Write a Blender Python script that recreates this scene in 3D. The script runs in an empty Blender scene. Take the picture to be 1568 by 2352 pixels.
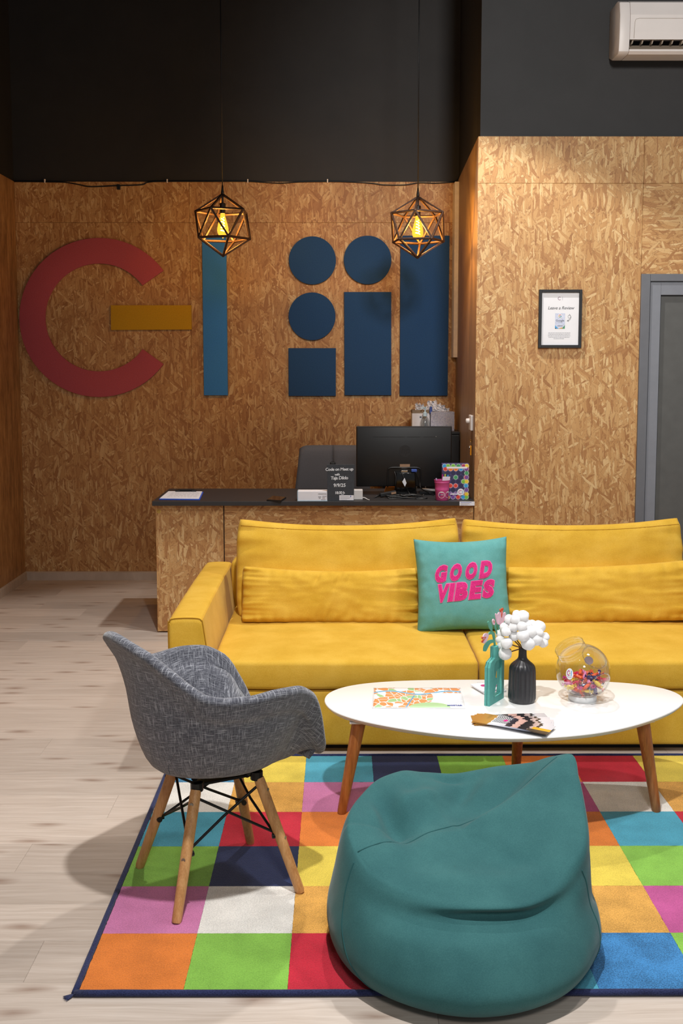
import bpy, bmesh, math, random
from mathutils import Vector, Matrix, noise as mnoise
random.seed(7)
sc = bpy.context.scene
COL = sc.collection
PI = math.pi

# ------------------------------------------------------------------ camera
FPX, PPX, PPY, CAM_H = 2450.0, 784.0, 1064.0, 1.6
TILT = math.atan((PPY - 830.0) / FPX)
YAW = 7.0 / FPX
cam_data = bpy.data.cameras.new('camera')
cam = bpy.data.objects.new('camera', cam_data)
COL.objects.link(cam)
cam.location = (0, 0, CAM_H)
cam.rotation_euler = (PI / 2 - TILT, 0, -YAW)
cam_data.sensor_fit = 'VERTICAL'
cam_data.sensor_height = 36.0
cam_data.lens = FPX / 2352.0 * 36.0
cam_data.shift_y = -(1176.0 - PPY) / 2352.0
cam_data.clip_start = 0.05
sc.camera = cam

# ------------------------------------------------------------------ world, exposure
sc.view_settings.view_transform = 'Standard'
sc.view_settings.look = 'None'
sc.view_settings.gamma = 1.0
sc.view_settings.use_curve_mapping = False
sc.view_settings.exposure = 0.0
wd = bpy.data.worlds.new('room_beyond')
sc.world = wd
wd.use_nodes = True
wd.node_tree.nodes['Background'].inputs[0].default_value = (0.92, 0.96, 1.0, 1)
wd.node_tree.nodes['Background'].inputs[1].default_value = 0.29

# ------------------------------------------------------------------ ceiling spots above the seating, plus added fill spots (all out of frame)
def spot(x, y, z, watts, tx, ty, tz=0.0, cone=100, blend=.35, rad=.05, col=(1.0, .955, .90)):
    d = bpy.data.lights.new('ceiling_spot', 'SPOT')
    d.energy = watts; d.spot_size = math.radians(cone); d.spot_blend = blend
    d.shadow_soft_size = rad; d.color = col
    o = bpy.data.objects.new('ceiling_spot', d); COL.objects.link(o)
    o.location = (x, y, z)
    o.rotation_euler = (Vector((tx, ty, tz)) - Vector((x, y, z))).to_track_quat('-Z', 'Y').to_euler()
    return o
spot(0.05, 2.15, 3.9, 440, 0.07, 2.5, cone=108, blend=.55, col=(1.0, .98, .96))
spot(0.42, 5.40, 3.95, 240, 0.75, 4.1, cone=112, blend=.16, col=(1.0, .97, .93))
spot(1.9, 3.6, 3.9, 150, 1.2, 3.5, cone=105, blend=.5, rad=.14, col=(1.0, .97, .94))
spot(-1.7, 3.6, 3.9, 40, -1.2, 3.2, cone=90, blend=.6, col=(1.0, .93, .84))
spot(1.0, 0.3, 3.9, 760, 1.75, 6.2, 3.0, cone=46, blend=.75, rad=.30, col=(1.0, .97, .93))  # added soft fill, aimed to brighten the wall on the right
spot(0.3, -0.5, 3.3, 180, 0.45, 4.2, .6, cone=62, blend=.8, rad=.35, col=(1.0, .98, .96))  # added front fill from behind the camera, for table and sofa fronts

# ------------------------------------------------------------------ picture-to-place helpers
_ct, _st, _ca, _sa = math.cos(TILT), math.sin(TILT), math.cos(YAW), math.sin(YAW)
def _ray(px, py):
    u = (px - PPX) / FPX; v = (py - PPY) / FPX
    F = (_sa*_ct, _ca*_ct, -_st); R = (_ca, -_sa, 0); U = (_sa*_st, _ca*_st, _ct)
    return Vector([F[i] + u*R[i] - v*U[i] for i in range(3)])
def oy(px, py, Y):
    d = _ray(px, py); k = Y / d.y
    return Vector((d.x*k, Y, CAM_H + d.z*k))
def oz(px, py, z=0.0):
    d = _ray(px, py); k = (z - CAM_H) / d.z
    return Vector((d.x*k, d.y*k, z))

# ------------------------------------------------------------------ colours and materials
def lin(h):
    if not isinstance(h, str): return (*h[:3], 1)
    h = h.lstrip('#'); o = []
    for i in (0, 2, 4):
        c = int(h[i:i+2], 16) / 255
        o.append(c/12.92 if c <= .04045 else ((c+.055)/1.055)**2.4)
    return (*o, 1)
class NT:
    def __init__(s, name):
        s.m = bpy.data.materials.new(name); s.m.use_nodes = True
        s.t = s.m.node_tree; s.N = s.t.nodes; s.L = s.t.links
        s.b = s.N['Principled BSDF']; s.out = s.N['Material Output']
    def n(s, typ, **kw):
        x = s.N.new(typ)
        for k, v in kw.items(): setattr(x, k, v)
        return x
    def set(s, node, i, v):
        if hasattr(v, 'is_output'): s.L.new(v, node.inputs[i])
        else: node.inputs[i].default_value = v
    def math(s, op, a, b=0.0, c=None, clamp=False):
        x = s.n('ShaderNodeMath', operation=op); x.use_clamp = clamp
        s.set(x, 0, a); s.set(x, 1, b)
        if c is not None: s.set(x, 2, c)
        return x.outputs[0]
    def vmath(s, op, a, b):
        x = s.n('ShaderNodeVectorMath', operation=op); s.set(x, 0, a); s.set(x, 1, b)
        return x.outputs[0]
    def mix(s, f, a, b, blend='MIX'):
        x = s.n('ShaderNodeMix', data_type='RGBA'); x.blend_type = blend
        s.set(x, 0, f); s.set(x, 6, a); s.set(x, 7, b)
        return x.outputs[2]
    def ramp(s, f, stops, interp='LINEAR'):
        x = s.n('ShaderNodeValToRGB'); x.color_ramp.interpolation = interp
        e = x.color_ramp.elements
        while len(e) < len(stops): e.new(.5)
        for q, (p, c) in zip(e, stops): q.position = p; q.color = lin(c)
        s.set(x, 0, f); return x.outputs[0]
    def map(s, v, scale=(1,1,1), rot=(0,0,0), loc=(0,0,0)):
        x = s.n('ShaderNodeMapping'); s.set(x, 0, v)
        x.inputs[1].default_value = loc; x.inputs[2].default_value = rot; x.inputs[3].default_value = scale
        return x.outputs[0]
    def noise(s, v, scale, detail=3, rough=.55, dist=0.0):
        x = s.n('ShaderNodeTexNoise'); s.set(x, 'Vector', v)
        x.inputs['Scale'].default_value = scale; x.inputs['Detail'].default_value = detail
        x.inputs['Roughness'].default_value = rough; x.inputs['Distortion'].default_value = dist
        return x.outputs[0]
    def obj(s): return s.n('ShaderNodeTexCoord').outputs['Object']
    def uv(s): return s.n('ShaderNodeTexCoord').outputs['UV']
    def rnd(s): return s.n('ShaderNodeObjectInfo').outputs['Random']
    def sep(s, v):
        x = s.n('ShaderNodeSeparateXYZ'); s.set(x, 0, v); return x.outputs
    def comb(s, x=0.0, y=0.0, z=0.0):
        c = s.n('ShaderNodeCombineXYZ'); s.set(c, 0, x); s.set(c, 1, y); s.set(c, 2, z); return c.outputs[0]
    def bump(s, h, strength, dist=.002):
        x = s.n('ShaderNodeBump'); s.set(x, 'Height', h)
        x.inputs['Strength'].default_value = strength; x.inputs['Distance'].default_value = dist
        s.L.new(x.outputs[0], s.b.inputs['Normal'])
    def base(s, c): s.set(s.b, 'Base Color', c if hasattr(c, 'is_output') else lin(c))
    def p(s, **kw):
        for k, v in kw.items(): s.b.inputs[k].default_value = v
_M = {}
def pmat(name, col, rough=.55, var=.06, scale=35, bump=0.0, metal=0.0, spec=.5, sheen=0.0, bscale=None, coat=0.0):
    """plain procedural material: a noise-toned colour with fine relief"""
    if name in _M: return _M[name]
    q = NT(name); v = q.obj(); c = lin(col)
    n = q.noise(v, scale, 4)
    dk = tuple(x*(1-var) for x in c[:3]); lt = tuple(min(1, x*(1+var)) for x in c[:3])
    q.base(q.ramp(n, [(.3, dk), (.7, lt)]))
    q.p(**{'Roughness': rough, 'Metallic': metal, 'Specular IOR Level': spec, 'Sheen Weight': sheen, 'Coat Weight': coat})
    if bump: q.bump(q.noise(v, bscale or scale*8, 2), bump)
    _M[name] = q.m; return q.m
def emit(name, col, strength):
    q = NT(name); q.base('#201000'); q.b.inputs['Emission Color'].default_value = lin(col)
    q.b.inputs['Emission Strength'].default_value = strength
    n = q.noise(q.obj(), 30, 1)
    q.set(q.b, 'Emission Strength', q.math('MULTIPLY', q.math('ADD', q.math('MULTIPLY', n, .2), .9), strength))
    return q.m
def osb(name, rot=0.0, tone=1.0):
    """strand board: overlapping flakes of many sizes, each with its own tone and fine grain"""
    q = NT(name); o = q.sep(q.obj())
    r = q.math('MULTIPLY', q.rnd(), 37.0)
    P = q.comb(q.math('ADD', q.math('ADD', o[0], o[1]), r), q.math('ADD', o[2], r))
    w = q.n('ShaderNodeTexNoise'); q.set(w, 'Vector', P); w.inputs['Scale'].default_value = 26; w.inputs['Detail'].default_value = 4; w.inputs['Roughness'].default_value = .6
    P = q.vmath('ADD', P, q.vmath('MULTIPLY', q.vmath('SUBTRACT', w.outputs['Color'], (.5, .5, .5)), (.009, .009, 0)))
    # angle, width, length, share left uncovered
    lay = [(4, .014, .09, -1), (-18, .012, .07, .45), (40, .010, .06, .55), (-32, .016, .09, .55), (14, .018, .12, .52), (70, .010, .05, .70), (-6, .009, .06, .50), (-58, .013, .08, .74), (24, .022, .13, .70), (-12, .020, .15, .70), (2, .007, .05, .62)]
    c = None; hgt = None
    pal = [(0, '#6b4a2e'), (.14, '#8a6440'), (.30, '#a98156'), (.50, '#bd9567'), (.70, '#c9a477'), (.86, '#d8ba8d'), (1, '#e8d4ae')]
    for i, (a, sw, sl, th) in enumerate(lay):
        rotn = q.map(P, (1, 1, 1), (0, 0, math.radians(a) + rot), (i*1.7, i*.9, 0))
        v = q.map(rotn, (.78/sw, .72/sl, 1))
        vo = q.n('ShaderNodeTexVoronoi', feature='F1', voronoi_dimensions='2D', distance='CHEBYCHEV'); q.set(vo, 'Vector', v)
        vo.inputs['Scale'].default_value = 1.0
        s3 = q.n('ShaderNodeSeparateColor'); q.L.new(vo.outputs['Color'], s3.inputs[0])
        g = q.noise(q.map(rotn, (210, 11, 1)), 1, 4, .7)
        tv = q.math('ADD', q.math('ADD', .5, q.math('MULTIPLY', q.math('SUBTRACT', s3.outputs[0], .5), .44)), q.math('MULTIPLY', q.math('SUBTRACT', g, .5), .85))
        lc = q.ramp(tv, pal)
        if c is None: c = lc; hgt = s3.outputs[0]
        else:
            m1 = q.math('MULTIPLY', q.math('GREATER_THAN', s3.outputs[1], th), q.math('LESS_THAN', vo.outputs['Distance'], .40))
            ed = q.math('MULTIPLY', q.math('GREATER_THAN', s3.outputs[1], th), q.math('MULTIPLY', q.math('GREATER_THAN', vo.outputs['Distance'], .40), q.math('LESS_THAN', vo.outputs['Distance'], .46)))
            c = q.mix(m1, c, lc); c = q.mix(q.math('MULTIPLY', ed, q.math('MULTIPLY', g, .35)), c, lin('#7a5130'))
            hgt = q.mix(m1, hgt, s3.outputs[2])
    spk = q.noise(q.map(P, (190, 90, 1), (0, 0, rot)), 1, 3, .7)
    c = q.mix(q.math('MULTIPLY', q.math('SUBTRACT', spk, .59), 8.0, clamp=True), c, lin('#63401f')) if False else q.mix(q.math('MULTIPLY', q.math('GREATER_THAN', spk, .63), .55), c, lin('#6d4829'))
    big = q.noise(P, 3.0, 2)
    c = q.mix(q.math('MULTIPLY', big, .22), c, lin('#b08656'))
    if tone != 1.0: c = q.mix(1.0, c, (tone, tone, tone, 1), 'MULTIPLY')
    q.base(c); q.p(Roughness=.55); q.b.inputs['Specular IOR Level'].default_value = .3
    q.bump(q.math('ADD', q.math('MULTIPLY', hgt, .35), g), .10, .0008)
    return q.m

M = {}
def pmat(name, col, rough=.55, var=.06, scale=35, bump=0.0, metal=0.0, spec=.5, sheen=0.0, bscale=None, coat=0.0):
    """plain procedural material: a noise-toned colour with fine relief"""
    if name in _M: return _M[name]
    q = NT(name); v = q.obj(); c = lin(col)
    n = q.noise(v, scale, 4)
    dk = tuple(x*(1-var) for x in c[:3]); lt = tuple(min(1, x*(1+var)) for x in c[:3])
    q.base(q.ramp(n, [(.3, dk), (.7, lt)]))
    q.p(**{'Roughness': rough, 'Metallic': metal, 'Specular IOR Level': spec, 'Sheen Weight': sheen, 'Coat Weight': coat})
    if bump: q.bump(q.noise(v, bscale or scale*8, 2), bump)
    _M[name] = q.m; return q.m
def emit(name, col, strength):
    q = NT(name); q.base('#201000'); q.b.inputs['Emission Color'].default_value = lin(col)
    q.b.inputs['Emission Strength'].default_value = strength
    n = q.noise(q.obj(), 30, 1)
    q.set(q.b, 'Emission Strength', q.math('MULTIPLY', q.math('ADD', q.math('MULTIPLY', n, .2), .9), strength))
    return q.m
def osb(name, rot=0.0, tone=1.0, grain=0.0):
    q = NT(name); o = q.sep(q.obj())
    r = q.math('MULTIPLY', q.rnd(), 37.0)
    P = q.comb(q.math('ADD', q.math('ADD', o[0], o[1]), r), q.math('ADD', o[2], r))
    # slight waviness of the strand edges
    w = q.n('ShaderNodeTexNoise'); q.set(w, 'Vector', P); w.inputs['Scale'].default_value = 14; w.inputs['Detail'].default_value = 3
    off = q.vmath('MULTIPLY', q.vmath('SUBTRACT', w.outputs['Color'], (.5, .5, .5)), (.022, .022, 0))
    P = q.vmath('ADD', P, off)
    lay = [(6, .021, .12, 1.0), (-22, .019, .10, .52), (35, .022, .13, .50), (-9, .026, .16, .55), (62, .015, .08, .66), (12, .03, .17, .66), (-48, .017, .12, .72), (-3, .012, .09, .62)]
    c = None; hgt = None
    pal = [(0, '#8a5c33'), (.18, '#a9784a'), (.42, '#c0925d'), (.7, '#cda36d'), (.9, '#dfbd88'), (1, '#e9cfa0')]
    for i, (a, sw, sl, th) in enumerate(lay):
        v = q.map(P, (1/sw, 1/sl, 1), (0, 0, 0), (i*7.3, i*3.1, 0))
        # rotate first, then stretch
        rotn = q.map(P, (1, 1, 1), (0, 0, math.radians(a) + rot), (i*1.7, i*.9, 0))
        v = q.map(rotn, (1/sw, 1/sl, 1))
        vo = q.n('ShaderNodeTexVoronoi', feature='F1', voronoi_dimensions='2D'); q.set(vo, 'Vector', v)
        vo.inputs['Scale'].default_value = 1.0
        s3 = q.n('ShaderNodeSeparateColor'); q.L.new(vo.outputs['Color'], s3.inputs[0])
        g = q.noise(q.map(rotn, (260, 12, 1)), 1, 2)
        tone_v = q.math('ADD', q.math('MULTIPLY', s3.outputs[0], .78), q.math('MULTIPLY', g, .26))
        lc = q.ramp(tone_v, pal)
        if c is None: c = lc; hgt = s3.outputs[0]
        else:
            m1 = q.math('GREATER_THAN', s3.outputs[1], th)
            lim = q.math('LESS_THAN', vo.outputs['Distance'], .52)
            m1 = q.math('MULTIPLY', m1, lim)
            # thin dark line where one strand crosses another
            ed = q.math('MULTIPLY', q.math('GREATER_THAN', vo.outputs['Distance'], .45), m1)
            c = q.mix(m1, c, lc); c = q.mix(q.math('MULTIPLY', ed, .45), c, lin('#7d5230'))
            hgt = q.mix(m1, hgt, s3.outputs[2])
    spk = q.noise(q.map(P, (150, 70, 1), (0, 0, rot)), 1, 3, .7)
    c = q.mix(q.math('MULTIPLY', q.math('GREATER_THAN', spk, .635), .62), c, lin('#6d4426'))
    big = q.noise(P, 2.2, 2)
    c = q.mix(q.math('MULTIPLY', big, .28), c, lin('#a87847'))
    if tone != 1.0: c = q.mix(1.0, c, (tone, tone, tone, 1), 'MULTIPLY')
    q.base(c); q.p(Roughness=.52); q.b.inputs['Specular IOR Level'].default_value = .35
    q.bump(hgt, .25, .0015)
    return q.m

M = {}
M['osb_v'] = osb('strand_board_upright')
M['osb_h'] = osb('strand_board_level', rot=PI/2)
M['black_paint'] = pmat('black_wall_paint', (.027, .0265, .0275), .62, .08, 6, .15, bscale=300, spec=.35)
M['dark_ceiling'] = pmat('dark_ceiling_paint', (.012, .012, .012), .8, .05, 5)
def wood_floor():
    q = NT('oak_floor_plank'); o = q.obj(); r = q.rnd()
    v = q.vmath('ADD', o, q.comb(q.math('MULTIPLY', r, 91.0), q.math('MULTIPLY', r, 57.0), 0.0))
    wob = q.noise(q.map(v, (2.2, 9, 1)), 1, 2)
    vv = q.vmath('ADD', v, q.comb(0.0, q.math('MULTIPLY', wob, .06), 0.0))
    g1 = q.noise(q.map(vv, (2.2, 60, 1)), 1, 5, .62)
    g2 = q.noise(q.map(vv, (7, 260, 1)), 1, 3, .6)
    g = q.math('ADD', q.math('MULTIPLY', g1, .65), q.math('MULTIPLY', g2, .35))
    c = q.ramp(g, [(.26, '#aa9b8f'), (.45, '#beb1a6'), (.60, '#cabeb4'), (.78, '#d6ccc4')])
    # knots: long dark eyes
    vo = q.n('ShaderNodeTexVoronoi', feature='F1', voronoi_dimensions='2D'); q.set(vo, 'Vector', q.map(vv, (2.6, 9.5, 1)))
    vo.inputs['Scale'].default_value = 1.0
    s3 = q.n('ShaderNodeSeparateColor'); q.L.new(vo.outputs['Color'], s3.inputs[0])
    kn = q.math('MULTIPLY', q.math('SUBTRACT', 1.0, q.math('DIVIDE', vo.outputs['Distance'], .2), clamp=True), q.math('GREATER_THAN', s3.outputs[0], .45))
    kn = q.math('MULTIPLY', kn, q.math('MULTIPLY', g2, 1.7), clamp=True)
    c = q.mix(q.math('MULTIPLY', kn, .75), c, lin('#7d5f4d'))
    tn = q.math('ADD', q.math('MULTIPLY', r, .22), .87)
    tc = q.n('ShaderNodeCombineColor')
    for i, k in enumerate((1.0, .99, .975)): q.set(tc, i, q.math('MULTIPLY', tn, k))
    c = q.mix(1.0, c, tc.outputs[0], 'MULTIPLY')
    q.base(c); q.p(Roughness=.46); q.b.inputs['Specular IOR Level'].default_value = .4
    q.bump(g2, .18, .001); return q.m
M['plank'] = wood_floor()
def veneer(name, cols, axis=(70, 70, 2.5), rough=.5, fine=(420, 420, 14)):
    q = NT(name); o = q.obj()
    w = q.noise(o, 5, 2)
    v = q.vmath('ADD', o, q.comb(q.math('MULTIPLY', w, .02), q.math('MULTIPLY', w, .02), 0.0))
    g = q.math('ADD', q.math('MULTIPLY', q.noise(q.map(v, axis), 1, 4), .6), q.math('MULTIPLY', q.noise(q.map(v, fine), 1, 2), .4))
    q.base(q.ramp(g, [(.32, cols[0]), (.5, cols[1]), (.68, cols[2])])); q.p(Roughness=rough)
    q.bump(g, .12, .0008); return q.m
M['veneer'] = veneer('brown_oak_veneer', ('#755d48', '#9c7f62', '#b9997a'))
M['left_board'] = veneer('grained_side_board', ('#7a5530', '#a67c4e', '#c79d6a'), (60, 26, 4), fine=(300, 90, 12))
M['beech'] = veneer('beech_leg_wood', ('#a87343', '#c4905a', '#d6a672'), (60, 60, 6))
M['walnut'] = veneer('stained_table_leg_wood', ('#7c4420', '#a4622f', '#bb7a43'), (60, 60, 6), .38)
M['white_edge'] = pmat('white_edge_band', '#efe9e2', .5)
M['door_frame'] = pmat('grey_door_metal', '#7f828a', .45, .04, 20, .05)
M['door_frame_dk'] = pmat('grey_door_casing', '#686a70', .5, .04, 20, .05)
M['door_glass'] = pmat('dark_frosted_door_panel', '#5a5a58', .38, .08, 14, .05)
M['gasket'] = pmat('black_rubber', '#121214', .6)
def felt(name, col):
    return pmat(name, col, .95, .10, 160, .5, sheen=.12, bscale=520, spec=.1)
M['felt_red'] = felt('red_felt', '#bb5a66'); M['felt_yellow'] = felt('yellow_felt', '#cda02c')
M['felt_sky'] = felt('light_blue_felt', '#4690e2'); M['felt_navy'] = felt('navy_felt', '#2f527f')
def sofa_fabric(name, cols, bump=.35, sheen=.06):
    q = NT(name); v = q.obj()
    n = q.math('ADD', q.math('MULTIPLY', q.noise(v, 7, 4), .6), q.math('MULTIPLY', q.noise(v, 330, 2), .4))
    q.base(q.ramp(n, [(.35, cols[0]), (.5, cols[1]), (.65, cols[2])]))
    q.p(**{'Roughness': .9, 'Specular IOR Level': .15, 'Sheen Weight': sheen, 'Sheen Roughness': .4})
    wv = q.math('MULTIPLY', q.noise(q.map(v, (900, 120, 900)), 1, 1), q.noise(q.map(v, (120, 900, 120)), 1, 1))
    h = q.math('ADD', wv, q.math('MULTIPLY', q.noise(v, 60, 3), .8))
    q.bump(h, bump, .0016); return q.m
M['yellow'] = sofa_fabric('mustard_yellow_cotton', ('#c79c30', '#d1a63b', '#dab149'))
M['yellow_seam'] = pmat('mustard_seam', '#a87a0e', .9)
M['teal_cush'] = sofa_fabric('turquoise_cushion_cotton', ('#589693', '#629f9c', '#6ca8a4'))
M['teal_bag'] = sofa_fabric('dark_teal_canvas', ('#2f5a5d', '#356264', '#3c6b6c'), .22, .15)
M['teal_seam'] = pmat('dark_teal_seam', '#1d5254', .9)
M['pink_pile'] = pmat('pink_tufted_pile', '#d8187f', .95, .35, 420, .9, sheen=.4, bscale=700)
M['pink_edge'] = pmat('light_pink_stitching', '#ee6aa6', .9)
def weave():
    q = NT('grey_heather_weave'); s = q.sep(q.uv()); nz = q.noise(q.obj(), 12, 2)
    u = q.math('ADD', s[0], q.math('MULTIPLY', nz, .006)); v = q.math('ADD', s[1], q.math('MULTIPLY', nz, .007))
    a = q.noise(q.comb(q.math('MULTIPLY', u, 430), q.math('MULTIPLY', v, 22)), 1, 3, .65)
    b = q.noise(q.comb(q.math('MULTIPLY', u, 22), q.math('MULTIPLY', v, 430), 3.0), 1, 3, .65)
    su = q.math('SINE', q.math('MULTIPLY', u, 2100)); sv = q.math('SINE', q.math('MULTIPLY', v, 2100))
    over = q.math('GREATER_THAN', q.math('MULTIPLY', su, sv), 0.0)
    la = q.math('MULTIPLY', q.math('MULTIPLY', q.math('SUBTRACT', a, .525), 8.0, clamp=True), q.math('ADD', q.math('MULTIPLY', over, .75), .25))
    lb = q.math('MULTIPLY', q.math('MULTIPLY', q.math('SUBTRACT', b, .525), 8.0, clamp=True), q.math('SUBTRACT', 1.0, q.math('MULTIPLY', over, .75)))
    dk = q.ramp(q.noise(q.obj(), 380, 2), [(.35, '#404149'), (.65, '#5a5c66')])
    t = q.math('MAXIMUM', la, lb)
    q.base(q.mix(q.math('MULTIPLY', t, .9), dk, lin('#c2c4cc')))
    q.p(**{'Roughness': .95, 'Sheen Weight': .45, 'Sheen Roughness': .5, 'Specular IOR Level': .1})
    q.bump(q.math('ADD', q.math('MULTIPLY', su, sv), q.math('MULTIPLY', t, .6)), .35, .0009); return q.m
M['weave'] = weave()
M['white_lacquer'] = pmat('white_table_lacquer', '#f3f3f2', .28, .01, 8, coat=.1)
M['table_edge'] = pmat('pale_grey_table_edge', '#d3d6d4', .35, .02, 8)
M['black_top'] = pmat('black_laminate', '#2c2c2e', .5, .3, 500, .08)
M['black_metal'] = pmat('black_wire_metal', '#141416', .45, .1, 60, metal=.3)
M['bronze'] = pmat('weathered_bronze', '#4e3a30', .5, .35, 90, .3, metal=.55)
M['black_plastic'] = pmat('black_plastic', '#0f0f10', .42, .1, 200, .06)
M['black_matte'] = pmat('matte_black_plastic', '#16171a', .6, .1, 200, .06)
M['chair_fabric'] = pmat('dark_grey_seat_fabric', '#4a4a4f', .9, .14, 350, .3)
M['white_plastic'] = pmat('white_plastic', '#dad7d6', .4, .02, 10)
M['ac_white'] = pmat('white_unit_plastic', '#e4dcd8', .42, .02, 10)
M['ac_tan'] = pmat('tan_flap_plastic', '#9a8c7c', .5, .03, 10)  # tan plastic of the flap, vanes and panel joint
M['paper'] = pmat('white_paper', '#eeeef2', .7, .02, 12)
M['paper2'] = pmat('cool_white_paper', '#e4e6ee', .7, .02, 12)
M['ink'] = pmat('dark_grey_ink', '#3b3c44', .7)
M['ink_pale'] = pmat('pale_grey_ink', '#a9abb2', .7)
M['ink_blue'] = pmat('blue_ink', '#3a56a8', .6)
M['chalk'] = pmat('white_chalk', '#e9eef4', .9)
M['slate'] = pmat('grey_chalkboard', '#3a3e44', .85, .12, 60, .1)
M['blue_plastic'] = pmat('blue_clipboard_plastic', '#2b5bd0', .4)
M['clear_blue'] = pmat('pale_blue_acrylic', '#b9d4e2', .2)
M['chrome'] = pmat('polished_steel', '#c8c8c8', .2, .05, 40, metal=1.0)
M['screw'] = pmat('dull_steel_screw', '#8d8b84', .35, .1, 100, metal=.8)
M['teal_wood'] = pmat('turquoise_painted_wood', '#58aaa2', .6, .08, 60, .2)
M['leaf_teal'] = pmat('green_painted_leaf', '#4fa08a', .6, .06, 60)
M['petal'] = pmat('pale_pink_petal', '#e3bfd0', .6, .05, 60)
M['stamen'] = pmat('orange_red_paint', '#d4502c', .6)
M['vase_black'] = pmat('black_glazed_ceramic', '#2c2c30', .35, .12, 120, .1, spec=.6)
M['cotton'] = pmat('fluffy_white_cotton', '#fbfbfc', 1.0, .02, 120, .3, bscale=400, sheen=.3, spec=.1)
M['cotton'].node_tree.nodes['Principled BSDF'].inputs['Subsurface Weight'].default_value = .5
M['cotton'].node_tree.nodes['Principled BSDF'].inputs['Subsurface Radius'].default_value = (.02, .02, .02)
M['cotton'].node_tree.nodes['Principled BSDF'].inputs['Subsurface Scale'].default_value = 1.0
M['husk'] = pmat('dark_brown_husk', '#3d2d28', .8, .2, 80)
M['twig'] = pmat('brown_twig', '#5e3f2b', .8, .2, 80)
M['hot_pink'] = pmat('pink_painted_tin', '#cf5292', .4, .05, 60)
M['magenta'] = pmat('magenta_print', '#c0307e', .5); M['sky'] = pmat('blue_print', '#4aa3dc', .5)
M['gold'] = pmat('yellow_print', '#e6a92c', .5)
M['orange_plastic'] = pmat('orange_plastic', '#e89a1c', .45)
M['brass'] = pmat('brass_key_metal', '#b8924a', .3, .1, 60, metal=.9)
M['tan_label'] = pmat('tan_label', '#9c7b60', .6)

def clear(name, tint='#ffffff', edge=.75, rough=.02, lo=.03):
    q = NT(name); q.N.remove(q.b)
    tr = q.n('ShaderNodeBsdfTransparent'); tr.inputs[0].default_value = lin(tint)
    gl = q.n('ShaderNodeBsdfGlossy'); gl.inputs['Roughness'].default_value = rough; gl.inputs[0].default_value = (1, 1, 1, 1)
    lw = q.n('ShaderNodeLayerWeight'); lw.inputs[0].default_value = .5
    nz = q.noise(q.obj(), 25, 2)
    f = q.math('ADD', q.math('MULTIPLY', q.math('POWER', lw.outputs['Facing'], 3.2), edge), q.math('ADD', lo, q.math('MULTIPLY', nz, .01)))
    mx = q.n('ShaderNodeMixShader'); q.set(mx, 0, f); q.L.new(tr.outputs[0], mx.inputs[1]); q.L.new(gl.outputs[0], mx.inputs[2])
    q.L.new(mx.outputs[0], q.out.inputs[0]); return q.m
def lit_glass():
    # amber glass of a lamp that is on: clear, with the glow of the filament in the glass
    q = NT('amber_bulb_glass'); q.N.remove(q.b)
    tr = q.n('ShaderNodeBsdfTransparent'); tr.inputs[0].default_value = lin('#ffd98c')
    em = q.n('ShaderNodeEmission'); em.inputs[0].default_value = lin('#ffb43c'); nz = q.noise(q.obj(), 30, 1)
    q.set(em, 1, q.math('ADD', 2.0, nz))
    mx = q.n('ShaderNodeMixShader'); mx.inputs[0].default_value = .5; q.L.new(tr.outputs[0], mx.inputs[1]); q.L.new(em.outputs[0], mx.inputs[2])
    q.L.new(mx.outputs[0], q.out.inputs[0]); return q.m
M['clear'] = clear('clear_acrylic', '#eff1f1', 1.0, .04, .06)
M['clear_thin'] = clear('clear_bottle_plastic', '#e2e4e4', .6, .05, .06)
M['amber'] = lit_glass()
M['filament'] = emit('glowing_filament', '#ffc45c', 90.0)
M['pane'] = clear('picture_glass', '#ffffff', .3, .02, .0)

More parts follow.
